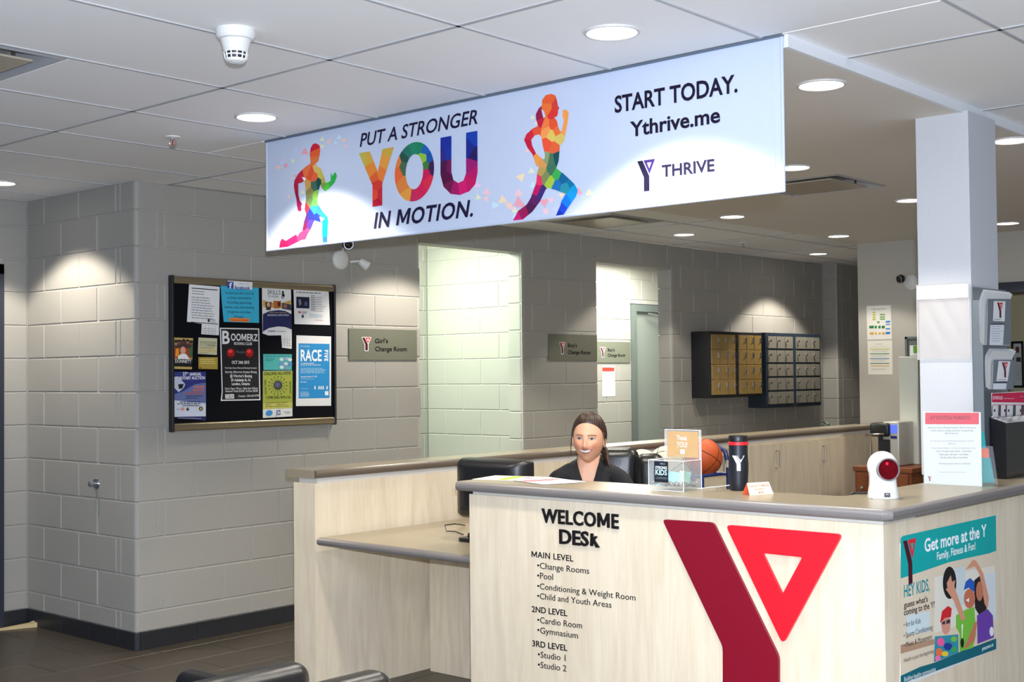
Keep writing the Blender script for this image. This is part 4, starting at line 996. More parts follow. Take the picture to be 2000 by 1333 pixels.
# ---- emergency lights
def emergency(label,loc,rz,heads):
    t=thing('emergency_light',label,'emergency light',loc,rz)
    MB().lathe([(.0001,.030),(.045,.027),(.062,.014),(.064,0)],32,Matrix.Rotation(PI/2,4,'X')).build('base',WHITE,t,True)
    for (x,z,dirv,dark) in heads:
        d=Vector(dirv).normalized(); p=Vector((x,-.075,z)); q=d.to_track_quat('Z','Y').to_matrix().to_4x4()
        hd=MB().lathe([(.0001,-.035),(.018,-.033),(.024,-.02),(.033,.03),(.032,.034)],24,Matrix.Translation(p)@q).build('lamp_head',WHITE if not dark else CHROME,t,True)
        MB().lathe([(.0001,.033),(.02,.0325),(.0305,.030)],24,Matrix.Translation(p)@q).build('lens',mat('dark_lens',(30,30,32),.08,.3),hd,True)
        if dark: MB().sphere(tuple(p+d*.012),.036,24,14).build('globe',mat('dark_globe',(26,27,30),.06,.4,coat=.5),hd,True)
        MB().tube([(x*.5,-.02,z*.5),tuple(p-d*.03)],.008,8).build('joint',WHITE,t,True)
    return t
q=on('y',6.21,664,508)
emergency('twin emergency light under the banner\'s lower left corner',tuple(q),0,[(-.005,.095,(-.35,-.8,-.1),True),(.135,-.02,(.75,-.35,-.55),False)])
q=on('x',9.855,1781,552)
emergency('emergency light on the smooth wall left of the column',tuple(q),-PI/2,[(-.05,.03,(-.4,-.8,-.2),True)])
q=on('x',3.895,188,945)
t=thing('door_bumper','small chrome door bumper on the left block wall','door stop',tuple(q),-PI/2)
MB().lathe([(.0001,.006),(.028,.006),(.034,0)],24,Matrix.Rotation(PI/2,4,'X')).build('rose',CHROME,t,True)
MB().lathe([(.009,.0),(.009,.02),(.016,.024),(.019,.034),(.016,.044),(.0001,.046)],20,Matrix.Rotation(PI/2,4,'X')).build('knob',mat('dark_chrome',(150,152,154),.25,.6),t,True)
t=thing('door_wedge','small beige wooden wedge on the floor in the left corner','wedge',(3.80,7.33,0),-.35)
MB().prism([(-.14,0),(.10,0),(.10,.028),(-.14,.004)],-.022,.022,'y').build('wedge_body',mat('raw_wood',(196,176,130),.7),t)
MB().tube([(.09,0,.028),(.08,.0,.034),(.06,0,.027)],.003,6).build('cord_loop',mat('cord_beige',(180,170,150),.8),t)
# ---- far wall papers
FW=Plane((9.855,4.83,0),-PI/2); ZF=Zm(1660,540,340,2000)
def df1(i):
    tiny(i,(245,384),(420,378),1,8,(110,110,120),7); tiny(i,(270,398),(395,395),1,8,(170,170,176),4)
    for y in (418,446,474,498): i.poly([(262,y-8),(296,y-9),(296,y+6),(262,y+7)],(196,186,70),3)
    for y in (442,470,494): i.poly([(346,y-8),(404,y-9),(404,y+6),(346,y+7)],(110,160,70),3)
    i.poly([(314,518),(342,518),(342,538),(314,538)],(90,140,70),3)
    for a,b in ((224,276),(286,310),(328,354),(366,402)): i.poly([(a,570),(b,568),(b,598),(a,600)],(30,120,60),3); i.poly([(a+6,645),(b,643),(b,670),(a+6,672)],(214,160,60),3)
    for y0,y1 in ((514,534),(550,560),(598,612),(640,666)): i.poly([(412,y0),(464,y0-2),(464,y1-2),(412,y1)],(40,120,200),3)
paper('white sheet with an organisation chart on the smooth far wall','paper',FW,ZF,[(192,342),(470,332),(482,722),(200,730)],(226,224,216),df1)
def df2(i):
    tiny(i,(290,782),(410,780),1,8,(150,150,154),5); tiny(i,(250,812),(440,808),1,8,(180,180,184),4)
    for y,c in ((836,(196,196,70)),(890,(50,130,80)),(946,(70,130,190)),(1001,(60,110,90)),(1030,(214,170,80))): i.poly([(234,y-3),(452,y-4),(452,y+4),(234,y+5)],c,3)
    for y in (858,912,966,1064): tiny(i,(250,y),(440,y-2),2,12,(176,176,180),3)
paper('white sheet with coloured rules below the organisation chart','paper',FW,ZF,[(202,744),(485,736),(490,1130),(212,1130)],(226,222,208),df2)
def df3(i): i.poly([(728,798),(812,797),(812,882),(730,883)],(96,140,40),3); tiny(i,(730,898),(812,898),1,8,(150,150,150),5)
t=paper('small framed green notice on the far wall left of the column','framed notice',FW,ZF,[(692,795),(830,795),(830,912),(692,915)],(214,216,214),df3,name='framed_notice',off=.006)
fx=[FW(ZF(q)) for q in ((676,765),(840,765),(840,918),(690,918))]
b=MB(); b.box(-.085,.09,-.0,.004,-.02,.155).box(-.085,-.066,-.014,.002,-.02,.155).box(-.085,.09,-.014,.002,.137,.155); b.build('frame',GREYF,t)
PO=Plane((11.495,4.3,0),-PI/2)
def dfp(i): i.poly([(1905,810),(1945,812),(1945,880),(1905,878)],(110,60,50),3); i.poly([(1915,930),(1965,932),(1965,985),(1910,980)],(70,50,50),3); tiny(i,(1905,1020),(1970,1024),8,24,(150,150,150),5)
t=paper('framed poster on the yellowish office wall at the right edge','framed poster',PO,ZF,[(1884,775),(1980,775),(1984,1255),(1890,1255)],(210,214,206),dfp,name='framed_poster',off=.01)
fw=abs(PO(ZF((1884,775)))[0]-PO(ZF((1980,775)))[0])/2; fh=PO(ZF((1884,775)))[1]-PO(ZF((1890,1255)))[1]
b=MB(); b.box(-fw-.012,fw+.012,-.012,.006,fh,fh+.02).box(-fw-.012,fw+.012,-.012,.006,-.02,0).box(-fw-.015,-fw,-.012,.006,-.02,fh+.02).box(fw,fw+.015,-.012,.006,-.02,fh+.02); b.build('frame',BLACK,t)
# clear sleeve on the column
t=thing('poster_sleeve','empty clear plastic sleeve on the column','plastic sleeve',(5.118,2.125,1.545),-PI/2)
sl=acrylic('glossy_sleeve',.10,.45,(222,214,210))
vv=[];nx=26;nz=30
for i in range(nx+1):
    for j in range(nz+1):
        x=-.117+.222*i/nx; z=.312*j/nz; vv.append((x,-.004-.006*abs(math.sin(i*.35+j*.22))*math.sin(PI*i/nx)*math.sin(PI*j/nz),z))
MB().add(vv,[(i*(nz+1)+j,(i+1)*(nz+1)+j,(i+1)*(nz+1)+j+1,i*(nz+1)+j+1) for i in range(nx) for j in range(nz)]).build('film',sl,t,True,ang=0)
MB().tube([(-.117,-.004,0),(.105,-.004,0),(.105,-.004,.312),(-.117,-.004,.312)],.0018,6,True).build('seam',acrylic('sleeve_seam',.1,.6),t)
MB().box(-.115,.103,-.008,-.004,.250,.306).build('header_strip',mat('strip_beige',(226,222,208),.5),t)
# ================================================================== ON THE FRONT COUNTER
DZ=1.061
def lies(label,name,px,rz,w,h,col,z=DZ,draw=None,cat='paper'):
    q=on('z',z,*px); t=thing(name,label,cat,(q.x,q.y,z),rz)
    MB().box(-w/2,w/2,-h/2,h/2,0,.0012).build('sheet',mat('paper_%d_%d_%d'%col,col,.6),t)
    if draw:
        ink=Ink(None,.0002,.0003); draw(ink); o=ink.build('print',t); o.data.transform(Matrix.Translation((0,0,.0013))@Matrix.Rotation(-PI/2,4,'X')); 
    return t
def dl1(i): i.rect(-.09,-.02,.09,.03,(170,190,60)); i.rect(-.08,-.09,.05,-.05,(220,120,140)); i.rect(-.02,.05,.10,.07,(214,214,200))
def dl2(i): i.rect(-.10,.03,.08,.05,(206,40,60)); i.rect(-.10,-.0,.04,.018,(224,90,110)); i.rect(-.10,-.05,.09,-.045,(150,150,150))
lies('green and white leaflet at the left end of the front counter','leaflet',(1000,935),.25,.21,.27,(232,232,222),draw=dl1)
lies('white leaflet with red print overlapping the green one','leaflet',(1068,940),-.35,.20,.28,(238,238,238),z=DZ+.0016,draw=dl2)
# donation box
t=thing('donation_box','clear acrylic donation box with a kraft thank you card','donation box',(3.995,2.71,DZ),-PI/2)
AC=acrylic('clear_acrylic',.05,.09); ACE=acrylic('acrylic_edge',.1,.62,(246,248,250))
w,d,h,g=.078,.06,.112,.003
for nm,bx_ in (('front_wall',(-w,w,-d,-d+g,0,h)),('side_wall',(-w,-w+g,-d+g,d-g,0,h)),('side_wall',(w-g,w,-d+g,d-g,0,h)),('lid',(-w,w,-d,d-g,h,h+g)),('back_plate',(-w,w,d-g,d,0,.222)),('floor_plate',(-w+g,w-g,-d+g,d-g,.012,.015)),('card_cover',(-w,w,d-.010,d-.008,h+g,.222))):
    MB().box(*bx_).build(nm,AC,t)
for P_ in ([(-w,-d,0),(-w,-d,h),(w,-d,h),(w,-d,0)],[(-w,-d,h),(-w,d,h)],[(w,-d,h),(w,d,h)],[(-w,d,0),(-w,d,.222),(w,d,.222),(w,d,0)],[(-w,-d,.0),(w,-d,.0)],[(-w,d-.009,h),(-w,d-.009,.222),(w,d-.009,.222),(w,d-.009,h)]):
    MB().tube(P_,.0019,6).build('polished_edge',ACE,t)
card=thing('thank_you_card','kraft card with white hand lettering standing in the donation box holder','card',(4.0488,2.71,DZ+.118),-PI/2)
MB().box(-.070,.070,.0,.0012,0,.098).build('sheet',mat('kraft_card',(208,152,46),.8,noise=.08,scale=40),card)
ink=Ink(None,.0002,.0006); WH=(246,246,240)
ink.text('Thank',(-.026,.066),(.022,.064),.017,WH,1,raw=True); ink.text('YOU!',(-.026,.038),(.022,.038),.020,WH,1,raw=True)
ink.poly(rnd([(-.010,.012),(.010,.012),(.010,.030),(-.010,.030)],.004,3),WH,2,raw=True); ink.rect(-.04,.004,.035,.0055,(226,206,160),2); ink.build('print',card)
fl=thing('campaign_flyer','small black strong kids flyer stuck on the donation box front','label',(3.932,2.728,DZ+.030),-PI/2)
MB().box(-.032,.030,-.0,.001,0,.078).build('sheet',mat('black_card',(20,26,40),.5),fl)
ink=Ink(None,.0002,.0006); ink.text('YMCA',(-.006,.066),(.018,.066),.007,(150,160,170),1,raw=True); ink.text('STRONG',(-.026,.050),(.026,.050),.010,(226,236,240),2,raw=True); ink.text('KIDS',(-.026,.028),(.026,.028),.019,(190,232,240),2,raw=True); ink.text('CAMPAIGN',(-.024,.012),(.026,.012),.008,(120,130,140),0,raw=True); ink.build('print',fl)
rr=random.Random(5)
for k,(lab,c) in enumerate([('pale blue banknote folded upright in the donation box',(160,210,214)),('green banknote leaning in the right half of the donation box',(150,196,180)),('pale blue banknote lying flat in the donation box',(176,214,222)),('cream banknote standing behind the black flyer in the donation box',(222,226,200))]):
    nt=thing('banknote',lab,'banknote',(3.995+[-.02,.015,-.01,.02][k],2.71+[.01,-.035,.03,-.012][k],DZ+.018),[.4,-.5,1.2,.1][k]-PI/2)
    if k==2: b=MB().box(-.05,.05,-.018,.018,0,.004)
    else: b=MB().prism([(-.034,0),(.030,0),(.045,.045),(.0,.052),(-.02,.03)],-.001,.001,'y')
    b.build('note_sheet',mat('banknote_%d'%k,c,.6,noise=.12,scale=30),nt)
b=MB(); 
for k in range(150): 
    x=rr.uniform(-.068,.068); y=rr.uniform(-.05,.045); a=rr.uniform(-.7,.7); bq=rr.uniform(-.7,.7)
    b.lathe([(.0001,-.0008),(.0095,-.0008),(.0095,.0008),(.0001,.0008)],8,Matrix.Translation((x,y,.0205+rr.random()*.006))@Matrix.Rotation(a,4,'X')@Matrix.Rotation(bq,4,'Y'))
o=b.build('coins',mat('coin_silver',(210,208,200),.25,.9),None); o.location=(3.995,2.71,DZ); o.rotation_euler=(0,0,-PI/2); tag(o,'layer of silver coins on the floor of the donation box','coins'); o['kind']='stuff'
# tumbler
q=on('z',DZ,1443,958)
t=thing('tumbler','black travel tumbler with red band and white mark','tumbler',(q.x,q.y,DZ),-PI/2-.0)
MB().lathe([(.0001,0),(.0305,0),(.0325,.004),(.0335,.03),(.0365,.075),(.0365,.10),(.0345,.135),(.0350,.175)],40).build('body',mat('matt_black_metal',(30,34,42),.42,.3),t,True)
MB().lathe([(.0352,.168),(.0366,.169),(.0366,.179),(.0352,.180)],40).build('red_band',mat('red_rubber',(236,30,44),.45),t,True)
MB().lathe([(.0352,.180),(.0360,.184),(.0355,.198),(.0335,.203),(.028,.200),(.026,.190),(.0001,.188)],40).build('lid',BLACK,t,True)
MB().box(-.010,.010,-.026,-.006,.188,.199,.003).build('lid_tab',mat('clear_grey',(120,124,126),.15),t)
ink=Ink(None,.0002,.0); ymark(ink,-.0225,.130,.045,(236,246,252),(236,246,252),ci=(30,34,42),h=.86)
o=ink.build('mark',t)
for v in o.data.vertices:
    x,z=v.co.x,v.co.z; r=.0372 - (.002 if z>.11 else 0); r=.0373 if z<.105 else .0373-(z-.105)*.06
    k=v.co.y; v.co.y=-math.sqrt(max(1e-6,r*r-x*x))+k*.5
o.matrix_parent_inverse=Matrix.Identity(4)
t.rotation_euler=(0,0,math.atan2(q.y,q.x)-PI/2)
# tent card
q=on('z',DZ,1478,967)
t=thing('tent_card','folded cream and orange price card in front of the tumbler','card',(q.x+.016,q.y+.004,DZ),-.40)
hw=.052; 
MB().add([(-hw,-.022,0),(hw,-.022,0),(hw-.004,0,.043),(-hw+.004,0,.043),(-hw,-.0205,0),(hw,-.0205,0),(hw-.004,.0008,.042),(-hw+.004,.0008,.042)],[(0,1,2,3),(7,6,5,4),(0,4,5,1),(1,5,6,2),(2,6,7,3),(3,7,4,0)]).build('front_flap',mat('cream_card',(222,206,184),.8),t)
MB().add([(-hw,.024,0),(hw,.024,0),(hw-.004,.001,.043),(-hw+.004,.001,.043),(-hw,.0225,0),(hw,.0225,0),(hw-.004,0,.042),(-hw+.004,0,.042)],[(0,1,2,3),(7,6,5,4),(0,4,5,1),(1,5,6,2),(2,6,7,3),(3,7,4,0)]).build('back_flap',mat('orange_card',(240,100,60),.8),t)
ink=Ink(None,.0002,.0004); oc=(190,96,56); ink.text('YMCA TUMBLER',(-.044,.030),(.044,.032),.0075,oc,0,raw=True); ink.text('ALL PROFIT',(-.026,.018),(.018,.020),.0055,oc,0,raw=True); ink.text('$20',(-.012,.005),(.010,.006),.0075,(200,80,50),0,raw=True)
o=ink.build('print',t); o.data.transform(Matrix.Translation((0,-.022,0))@Matrix.Rotation(-math.atan2(.022,.043),4,'X'))
# barcode scanner
q=on('z',DZ,1725,973)
t=thing('barcode_scanner','white countertop barcode scanner with a round red window','scanner',(q.x,q.y,DZ),math.atan2(q.y,q.x)-PI/2+.12)
b=MB(); bm=bmesh.new(); rings=[]
for z,rx,ry,cy in ((0,.052,.046,0),(.004,.053,.047,0),(.02,.050,.042,0),(.045,.046,.036,.003),(.07,.045,.034,.006),(.09,.047,.038,.004)):
    rings.append([bm.verts.new((rx*abs(math.cos(a))**.7*(1 if math.cos(a)>0 else -1),cy+ry*abs(math.sin(a))**.7*(1 if math.sin(a)>0 else -1),z)) for a in [2*PI*k/40 for k in range(40)]])
for A_,B_ in zip(rings,rings[1:]):
    for k in range(40): bm.faces.new((A_[k],A_[(k+1)%40],B_[(k+1)%40],B_[k]))
bm.faces.new(rings[0][::-1]); bm.faces.new(rings[-1]); b.bm(bm).build('stand',WHITE,t,True)
MB().sphere((0,.004,.108),.052,36,20,(1,.84,1.02)).build('head',WHITE,t,True)
Rw=Matrix.Translation((.012,-.036,.100))@Matrix.Rotation(PI/2-.10,4,'X')@Matrix.Rotation(.22,4,'Y')
MB().lathe([(.035,-.02),(.0395,.004),(.0395,.010),(.036,.012),(.0345,.008)],40,Rw,cap=False).build('bezel',mat('grey_plastic',(120,120,124),.4),t,True)
MB().lathe([(.0001,.006),(.036,.0065)],40,Rw,cap=False).build('red_window',mat('red_window',(96,2,10),.05,.2,coat=.6,noise=.3,scale=30),t,True)
MB().lathe([(.0001,.0072),(.005,.0072)],12,Rw@Matrix.Translation((-.004,.020,0)),cap=False).build('laser_glint',mat('red_glint',(240,30,60),.1,emit=1.2),t)
MB().box(-.002,.018,-.0465,-.044,.006,.021).build('badge',BLACK,t); ink=Ink(None,.0002,.0468); ink.rect(.003,.015,.013,.017,(200,200,200)); ink.build('badge_print',t)
MB().box(-.045,.045,-.038,.038,-.0005,.003).build('foot',mat('grey_plastic',(120,120,124),.4),t)
p0=on('z',DZ,1698,967); p1=on('z',DZ,1668,966)
t=thing('scanner_cable','black cable running from the barcode scanner over the counter\'s rear edge','cable',tuple(p1))
MB().tube([(p0.x-p1.x+.03,p0.y-p1.y-.01,.006),(p0.x-p1.x,p0.y-p1.y,.006),((p0.x-p1.x)/2,(p0.y-p1.y)/2+.01,.005),(0,0,.005),(.0,.02,-.01),(.0,.025,-.15)],.0045,8).build('cord',BLACK,t,True)
q0=on('z',DZ,1362,957); q1=on('z',DZ,1425,950)
t=thing('white_cord','thin white cord lying behind the donation box and tumbler','cable',tuple(q0))
MB().tube([(0,0,.003),((q1.x-q0.x)*.3-.02,(q1.y-q0.y)*.4,.003),((q1.x-q0.x)*.7-.015,(q1.y-q0.y)*.8,.003),(q1.x-q0.x,q1.y-q0.y,.003)],.0022,6).build('cord',WHITE,t,True)
# notice in an acrylic stand
t=thing('parents_notice','white attention parents notice in an acrylic stand before the column','notice',(4.75,1.954,DZ),-PI/2)
NP=Plane((4.75,1.954,DZ),-PI/2); ZN=Zm(1740,540,260,825)
MB().box(-.113,.113,0,.0012,0,.279).build('sheet',mat('notice_paper',(218,220,218),.6),t)
MB().box(-.115,.115,-.004,-.002,0,.281).build('front_cover',acrylic('stand_acrylic',.05,.05),t); MB().prism([(.004,0),(.075,0),(.075,.003),(.006,.003),(.006,.25),(.004,.25)],-.113,.113,'x').build('stand',AC,t)
ink=Ink(NP,.0003,.0005); ink.map=ZN
ink.poly([(213,846),(546,846),(546,918),(213,917)],(214,62,80),1); ink.text('ATTENTION PARENTS',(244,888),(492,888),21,(130,20,40),1,layer=2)
G=(88,88,98)
for s_,a,y,b_,c_ in [('Please note that on Monday October 19th the Gymnasium',230,943,530,G),('will be used as a polling station for the upcoming',250,961,510,G),('federal election.',336,978,420,G),('For this day only the following programs will be',246,1025,515,(150,150,156)),('affected:',356,1042,402,(150,150,156)),
    ('• Home School Program - moved to multipurpose room',248,1069,526,(150,150,156)),('• Floor Hockey (5pm-7pm) - Cancelled',276,1089,498,G),('• Open gym (all day) - Cancelled',292,1109,480,G),('• Zumba (7pm-8pm) Cancelled',300,1128,476,G),('*All other programs will run as scheduled.',296,1166,494,(110,110,118)),('We apologize for any inconvenience.',300,1218,468,(170,170,176))]:
    ink.text(s_,(a,y),(b_,y),9,c_,0,layer=2)
ink.map=None; a=NP(ZN((230,1240))); c=NP(ZN((252,1240))); ymark(ink,a[0],a[1],c[0]-a[0],(150,40,60),(206,60,80),ci=(244,246,244),h=.9); ink.build('print',t)
# teal pocket cards in clear holder
q=on('z',DZ,1930,945)
t=thing('card_holder','small clear holder with teal cards beside the parents notice','card holder',(q.x,q.y,DZ),-.75)
hA=Matrix.Rotation(.12,4,'Y')
MB().prism([(-.03,0),(.03,0),(.012,.145),(-.03,.145)],-.020,-.017,'y').prism([(-.03,0),(.03,0),(.012,.10),(-.03,.10)],.008,.011,'y').box(-.03,.03,-.02,.011,0,.003).build('holder',acrylic('holder_acrylic',.05,.08),t)
TE=mat('teal_card',(20,150,150),.4); OR=mat('orange_white_card',(236,96,50),.5)
MB().prism([(-.028,.004),(.022,.004),(.006,.10),(-.028,.10)],-.010,-.007,'y').build('front_card',TE,t)
MB().prism([(-.028,.01),(.010,.01),(.002,.135),(-.028,.135)],-.004,-.002,'y').build('middle_card',OR,t)
MB().prism([(-.028,.01),(.008,.01),(-.012,.20),(-.028,.20)],.001,.004,'y').build('back_card',TE,t)
# black suggestion box and schedule
t=thing('suggestion_box','black box with a clear sloping lid at the right picture edge','box',(5.125,1.886,DZ))
b=MB(); b.add([(0,0,0),(.36,0,0),(.36,.066,0),(0,.066,0),(0,0,.222),(.36,0,.222),(.36,.066,.245),(0,.066,.245)],[(0,3,2,1),(0,1,5,4),(1,2,6,5),(2,3,7,6),(3,0,4,7),(4,5,6,7)]); b.build('box_body',mat('gloss_black',(16,17,22),.18,spec=.6),t)
MB().add([(.01,-.002,.224),(.35,-.002,.224),(.35,.05,.241),(.01,.05,.241),(.01,-.002,.227),(.35,-.002,.227),(.35,.05,.244),(.01,.05,.244)],[(0,3,2,1),(4,5,6,7),(0,1,5,4),(1,2,6,5),(2,3,7,6),(3,0,4,7)]).build('clear_lid',acrylic('lid_acrylic',.05,.4),t)
SP=Plane((5.10,1.956,1.28),0); ZS=Zm(1880,760,120,800)
t=thing('schedule_leaflet','pink and white schedule leaflet standing behind the black box','leaflet',(5.10,1.956,DZ+.002))
a=SP(ZS((384,60))); c=SP(ZS((805,40)))
MB().box(a[0],a[0]+.42,0,.003,0,1.28+a[1]-DZ).build('sheet',PAPER,t)
sub=Plane((5.10,1.956,DZ+.002),0); ink=Ink(sub,.0003,.0005); ink.map=ZS
ink.poly([(380,62),(850,40),(850,180),(378,174)],(206,30,76),1); ink.text('SCHEDULE',(390,134),(520,136),40,(244,220,228),2,1,layer=2); ink.text('SUMMER PROGRAMS 2015',(530,130),(670,132),10,(244,220,228),1,layer=2); ink.text('YMCA of Western',(745,104),(830,106),12,(244,200,214),0,layer=2)
ink.poly([(384,205),(850,208),(850,214),(384,211)],(206,30,76),2)
for x,w_ in ((380,10),(468,30),(560,16),(655,36),(765,34)): ink.poly([(x,212),(x+w_,212),(x+w_-4,360),(x-4,350)],(80,76,80),2); 
for x in (408,540,590,745): ink.poly([(x,265),(x+16,265),(x+14,300),(x-2,300)],(40,40,44),3)
for x in (462,556,760): ink.poly([(x,215),(x+4,215),(x,360),(x-4,360)],(206,30,76),3)
ink.build('print',t)
# leaflet rack
t=thing('leaflet_rack','tall grey leaflet rack with two pockets beside the column','leaflet rack',(5.08,1.985,DZ))
RG=mat('rack_grey',(112,120,126),.35,spec=.5)
MB().box(0,.372,.008,.013,0,.775,.001).build('back_panel',RG,t)
MB().box(0,.004,-.03,.012,0,.72).build('side_panel',acrylic('rack_clear',.08,.3,(150,160,168)),t)
RP=Plane((5.08,1.925,DZ),0)
def rackz(p): return RP(ZF(p))
for (pl,la,cal,lf) in [(((1575,262),(1838,262),(1840,790),(1560,790)),((1650,285),(1785,288),(1775,520),(1640,512)),((1612,545),(1770,545),(1755,795),(1600,790)),((1572,178),(1848,208),(1830,285),(1590,262))),
                    (((1640,960),(1880,960),(1870,1300),(1625,1300)),((1705,975),(1842,978),(1810,1205),(1680,1205)),((1645,1218),(1800,1218),(1790,1300),(1640,1300)),((1640,856),(1968,892),(1940,955),(1650,940)))]:
    P_=[rackz(p) for p in pl]; Lf=[rackz(p) for p in lf]
    f=MB().prism([(p[0],p[1]) for p in [P_[3],P_[2],P_[1],P_[0]]],-.064,-.061,'y').build('pocket',RG,t)
    # leaflets: a curled stack behind the pocket
    x0=P_[3][0]-.006; x1=P_[1][0]; zb=P_[3][1]; ztp=Lf[0][1]
    for k in range(4):
        pts=[]; n=10
        for i in range(n+1):
            s_=i/n; z=zb+(ztp-zb)*s_+.003*k; y=-.052+.004*k-.035*max(0,s_-.75)**1.5*4; pts.append((y,z))
        v=[(x0-.004*math.sin(PI*(j_/n)),p[0],p[1]) for j_,p in enumerate(pts)]+[(x1+.006,p[0],p[1]) for p in pts]; m_=n+1
        MB().add(v+[(a_,b_+.0006,c_) for a_,b_,c_ in v],[(i,i+1,m_+i+1,m_+i) for i in range(n)]+[(2*m_+i,3*m_+i,3*m_+i+1,2*m_+i+1) for i in range(n)]).build('leaflet',PAPER if k%2==0 else mat('paper_grey',(206,210,216),.7),t,True)
    ink=Ink(Plane((5.08,1.985,DZ),0),.0003,.0646)
    RPP=Plane((5.08,1.921,DZ),0); ink.pl=RPP; ink.map=ZF
    ink.poly(list(la),(230,230,230),1); ink.poly(list(cal),(222,226,232),1); tp=[cal[0],cal[1],(cal[1][0],cal[1][1]+12),(cal[0][0],cal[0][1]+12)]; ink.poly(tp,(30,34,60),2)
    if cal[2][1]-cal[0][1]>150:
        for k in range(7): tiny(ink,(cal[0][0]+12,cal[0][1]+34+k*28),(cal[1][0]-14,cal[0][1]+34+k*28),1,8,(150,152,160),6)
    ink.map=None; A_=RPP(ZF((la[0][0]+36,la[0][1]+14))); C_=RPP(ZF((la[0][0]+105,la[0][1]+14))); ymark(ink,A_[0],A_[1],C_[0]-A_[0],(90,16,34),(220,34,44),ci=(230,230,230),h=.062/1.44/(C_[0]-A_[0]))
    ink.map=ZF; tiny(ink,(la[3][0]+14,la[3][1]-14),(la[2][0]-14,la[3][1]-12),1,8,(90,90,96),6)
    ink.map=None; ink.build('pocket_label',t)
# ================================================================== BEHIND THE DESK
# monitor
ql=on('x',4.24,897,910); qr=on('x',4.24,1030,905); ym=(ql.y+qr.y)/2; mw=(ql.y-qr.y)
t=thing('monitor','black computer monitor seen from behind on the staff counter','monitor',(4.24,ym,.749),-PI/2)
zt=on('x',4.24,960,897).z-.749; hw=mw/2
b=MB(); bm=bmesh.new(); rs=[]
for y,k,zz in ((.045,1,0),(.012,1,0),(0,.985,.004),(-.035,.90,.02),(-.055,.74,.045),(-.06,.55,.07)):
    x=hw*k; z0=.095+zz*.9; z1=zt-zz*.55
    L=rnd([(-x,z0),(x,z0),(x,z1),(-x,z1)],.022,5); rs.append([bm.verts.new((p[0],y,p[1])) for p in L])
for A_,B_ in zip(rs,rs[1:]):
    n=len(A_)
    for k in range(n): bm.faces.new((A_[k],A_[(k+1)%n],B_[(k+1)%n],B_[k]))
bm.faces.new(rs[0]); bm.faces.new(rs[-1]); b.bm(bm).build('housing',BLACK,t,True)
b=MB()
for sx in (-1,1):
    for r in range(3):
        for k in range(9): b.box(sx*.09+(k-4)*.012-.004,sx*.09+(k-4)*.012+.004,-.046+.007*r,-.030+.007*r,zt-.028+.006*r,zt-.025+.006*r)
b.build('top_vents',mat('vent_dark',(6,6,8),.7),t)['kind']='stuff'
b=MB()
for k in range(16): b.box(-hw*.72,hw*.72,-.0575,-.045,.14+k*.009,.1425+k*.009)
b.build('rear_grille',mat('vent_dark',(6,6,8),.7),t)['kind']='stuff'
MB().box(-hw+.015,hw-.015,.044,.047,.115,zt-.015).build('screen',mat('screen_dark',(30,50,80),.15,emit=.6),t)
MB().prism(rnd([(-.045,0),(.02,0),(.035,.20),(-.035,.20)],.01,3),-.05,.05,'x').build('stand_neck',BLACK,t,True)
MB().prism(rnd([(-.15,-.09),(.15,-.09),(.13,.11),(-.13,.11)],.04,5),0,.016).build('stand_base',BLACK,t,True); MB().box(-.10,.10,-.07,.05,.014,.040,.012).build('base_cover',BLACK,t,True)
q=on('z',.75,872,1040); t=thing('monitor_cable','thin black cable loop beside the monitor base','cable',(q.x,q.y,.749))
c2=on('z',.75,905,1046); c3=on('z',.75,900,1030); L=[(c2.x-q.x,c2.y-q.y,.004),(.02,-.04,.005),(0,0,.006),(.02,.03,.03),(.06,.0,.035),(c3.x-q.x+.03,c3.y-q.y,.006)]
MB().tube(L,.003,6).build('cord',BLACK,t,True)
# ------------------------------------------------------------------ office chair
wr=atd(1150,857,6.1); WX,WY=wr.x,wr.y
cr=atd(1209,900,6.42)
t=thing('office_chair','black leather executive chair behind the smiling receptionist','chair',(cr.x,cr.y,0),math.atan2(cr.y,cr.x)-PI/2-.12)
def cushion(x0,x1,y0,y1,z0,z1,r,bulge=.02):
    bm=bmesh.new(); bmesh.ops.create_cube(bm,size=1,matrix=Matrix.Translation(((x0+x1)/2,(y0+y1)/2,(z0+z1)/2))@Matrix.Diagonal((x1-x0,y1-y0,z1-z0,1)))
    bmesh.ops.bevel(bm,geom=list(bm.edges),offset=r,segments=6,affect='EDGES',profile=.5)
    bmesh.ops.subdivide_edges(bm,edges=[e for e in bm.edges if e.calc_length()>r*1.5],cuts=5,use_grid_fill=True)
    cx,cy,cz=(x0+x1)/2,(y0+y1)/2,(z0+z1)/2
    for v in bm.verts:
        a=1-((v.co.x-cx)/((x1-x0)/2))**2; c=1-((v.co.z-cz)/((z1-z0)/2))**2; v.co.y+=(-1 if v.co.y<cy else 1)*bulge*max(0,a)*max(0,c)
    return bm
ZTc=1.5-(867-721)/FPX*6.42-.0
MB().bm(cushion(-.215,.095,.0,.11,.52,ZTc,.05,.025)).build('backrest',LEATHER,t,True,ang=0)
MB().bm(cushion(.075,.225,-.025,.115,.50,ZTc-.028,.055,.02)).build('back_bolster',LEATHER,t,True,ang=0)
MB().bm(cushion(-.25,-.20,-.02,.10,.50,ZTc-.06,.022,.01)).build('back_bolster',LEATHER,t,True,ang=0)
MB().bm(cushion(-.27,.27,-.48,.02,.40,.475,.035,.0)).build('seat',LEATHER,t,True,ang=0)
for sx in (-1,1): MB().tube([(sx*.27,-.05,.44),(sx*.30,-.05,.60),(sx*.30,-.12,.64),(sx*.30,-.34,.64),(sx*.30,-.38,.60),(sx*.27,-.38,.44)],.02,10).build('armrest',BLACK,t,True)
MB().lathe([(.03,.12),(.03,.40)],16,Matrix.Translation((0,-.2,0))).build('gas_column',CHROME,t,True)
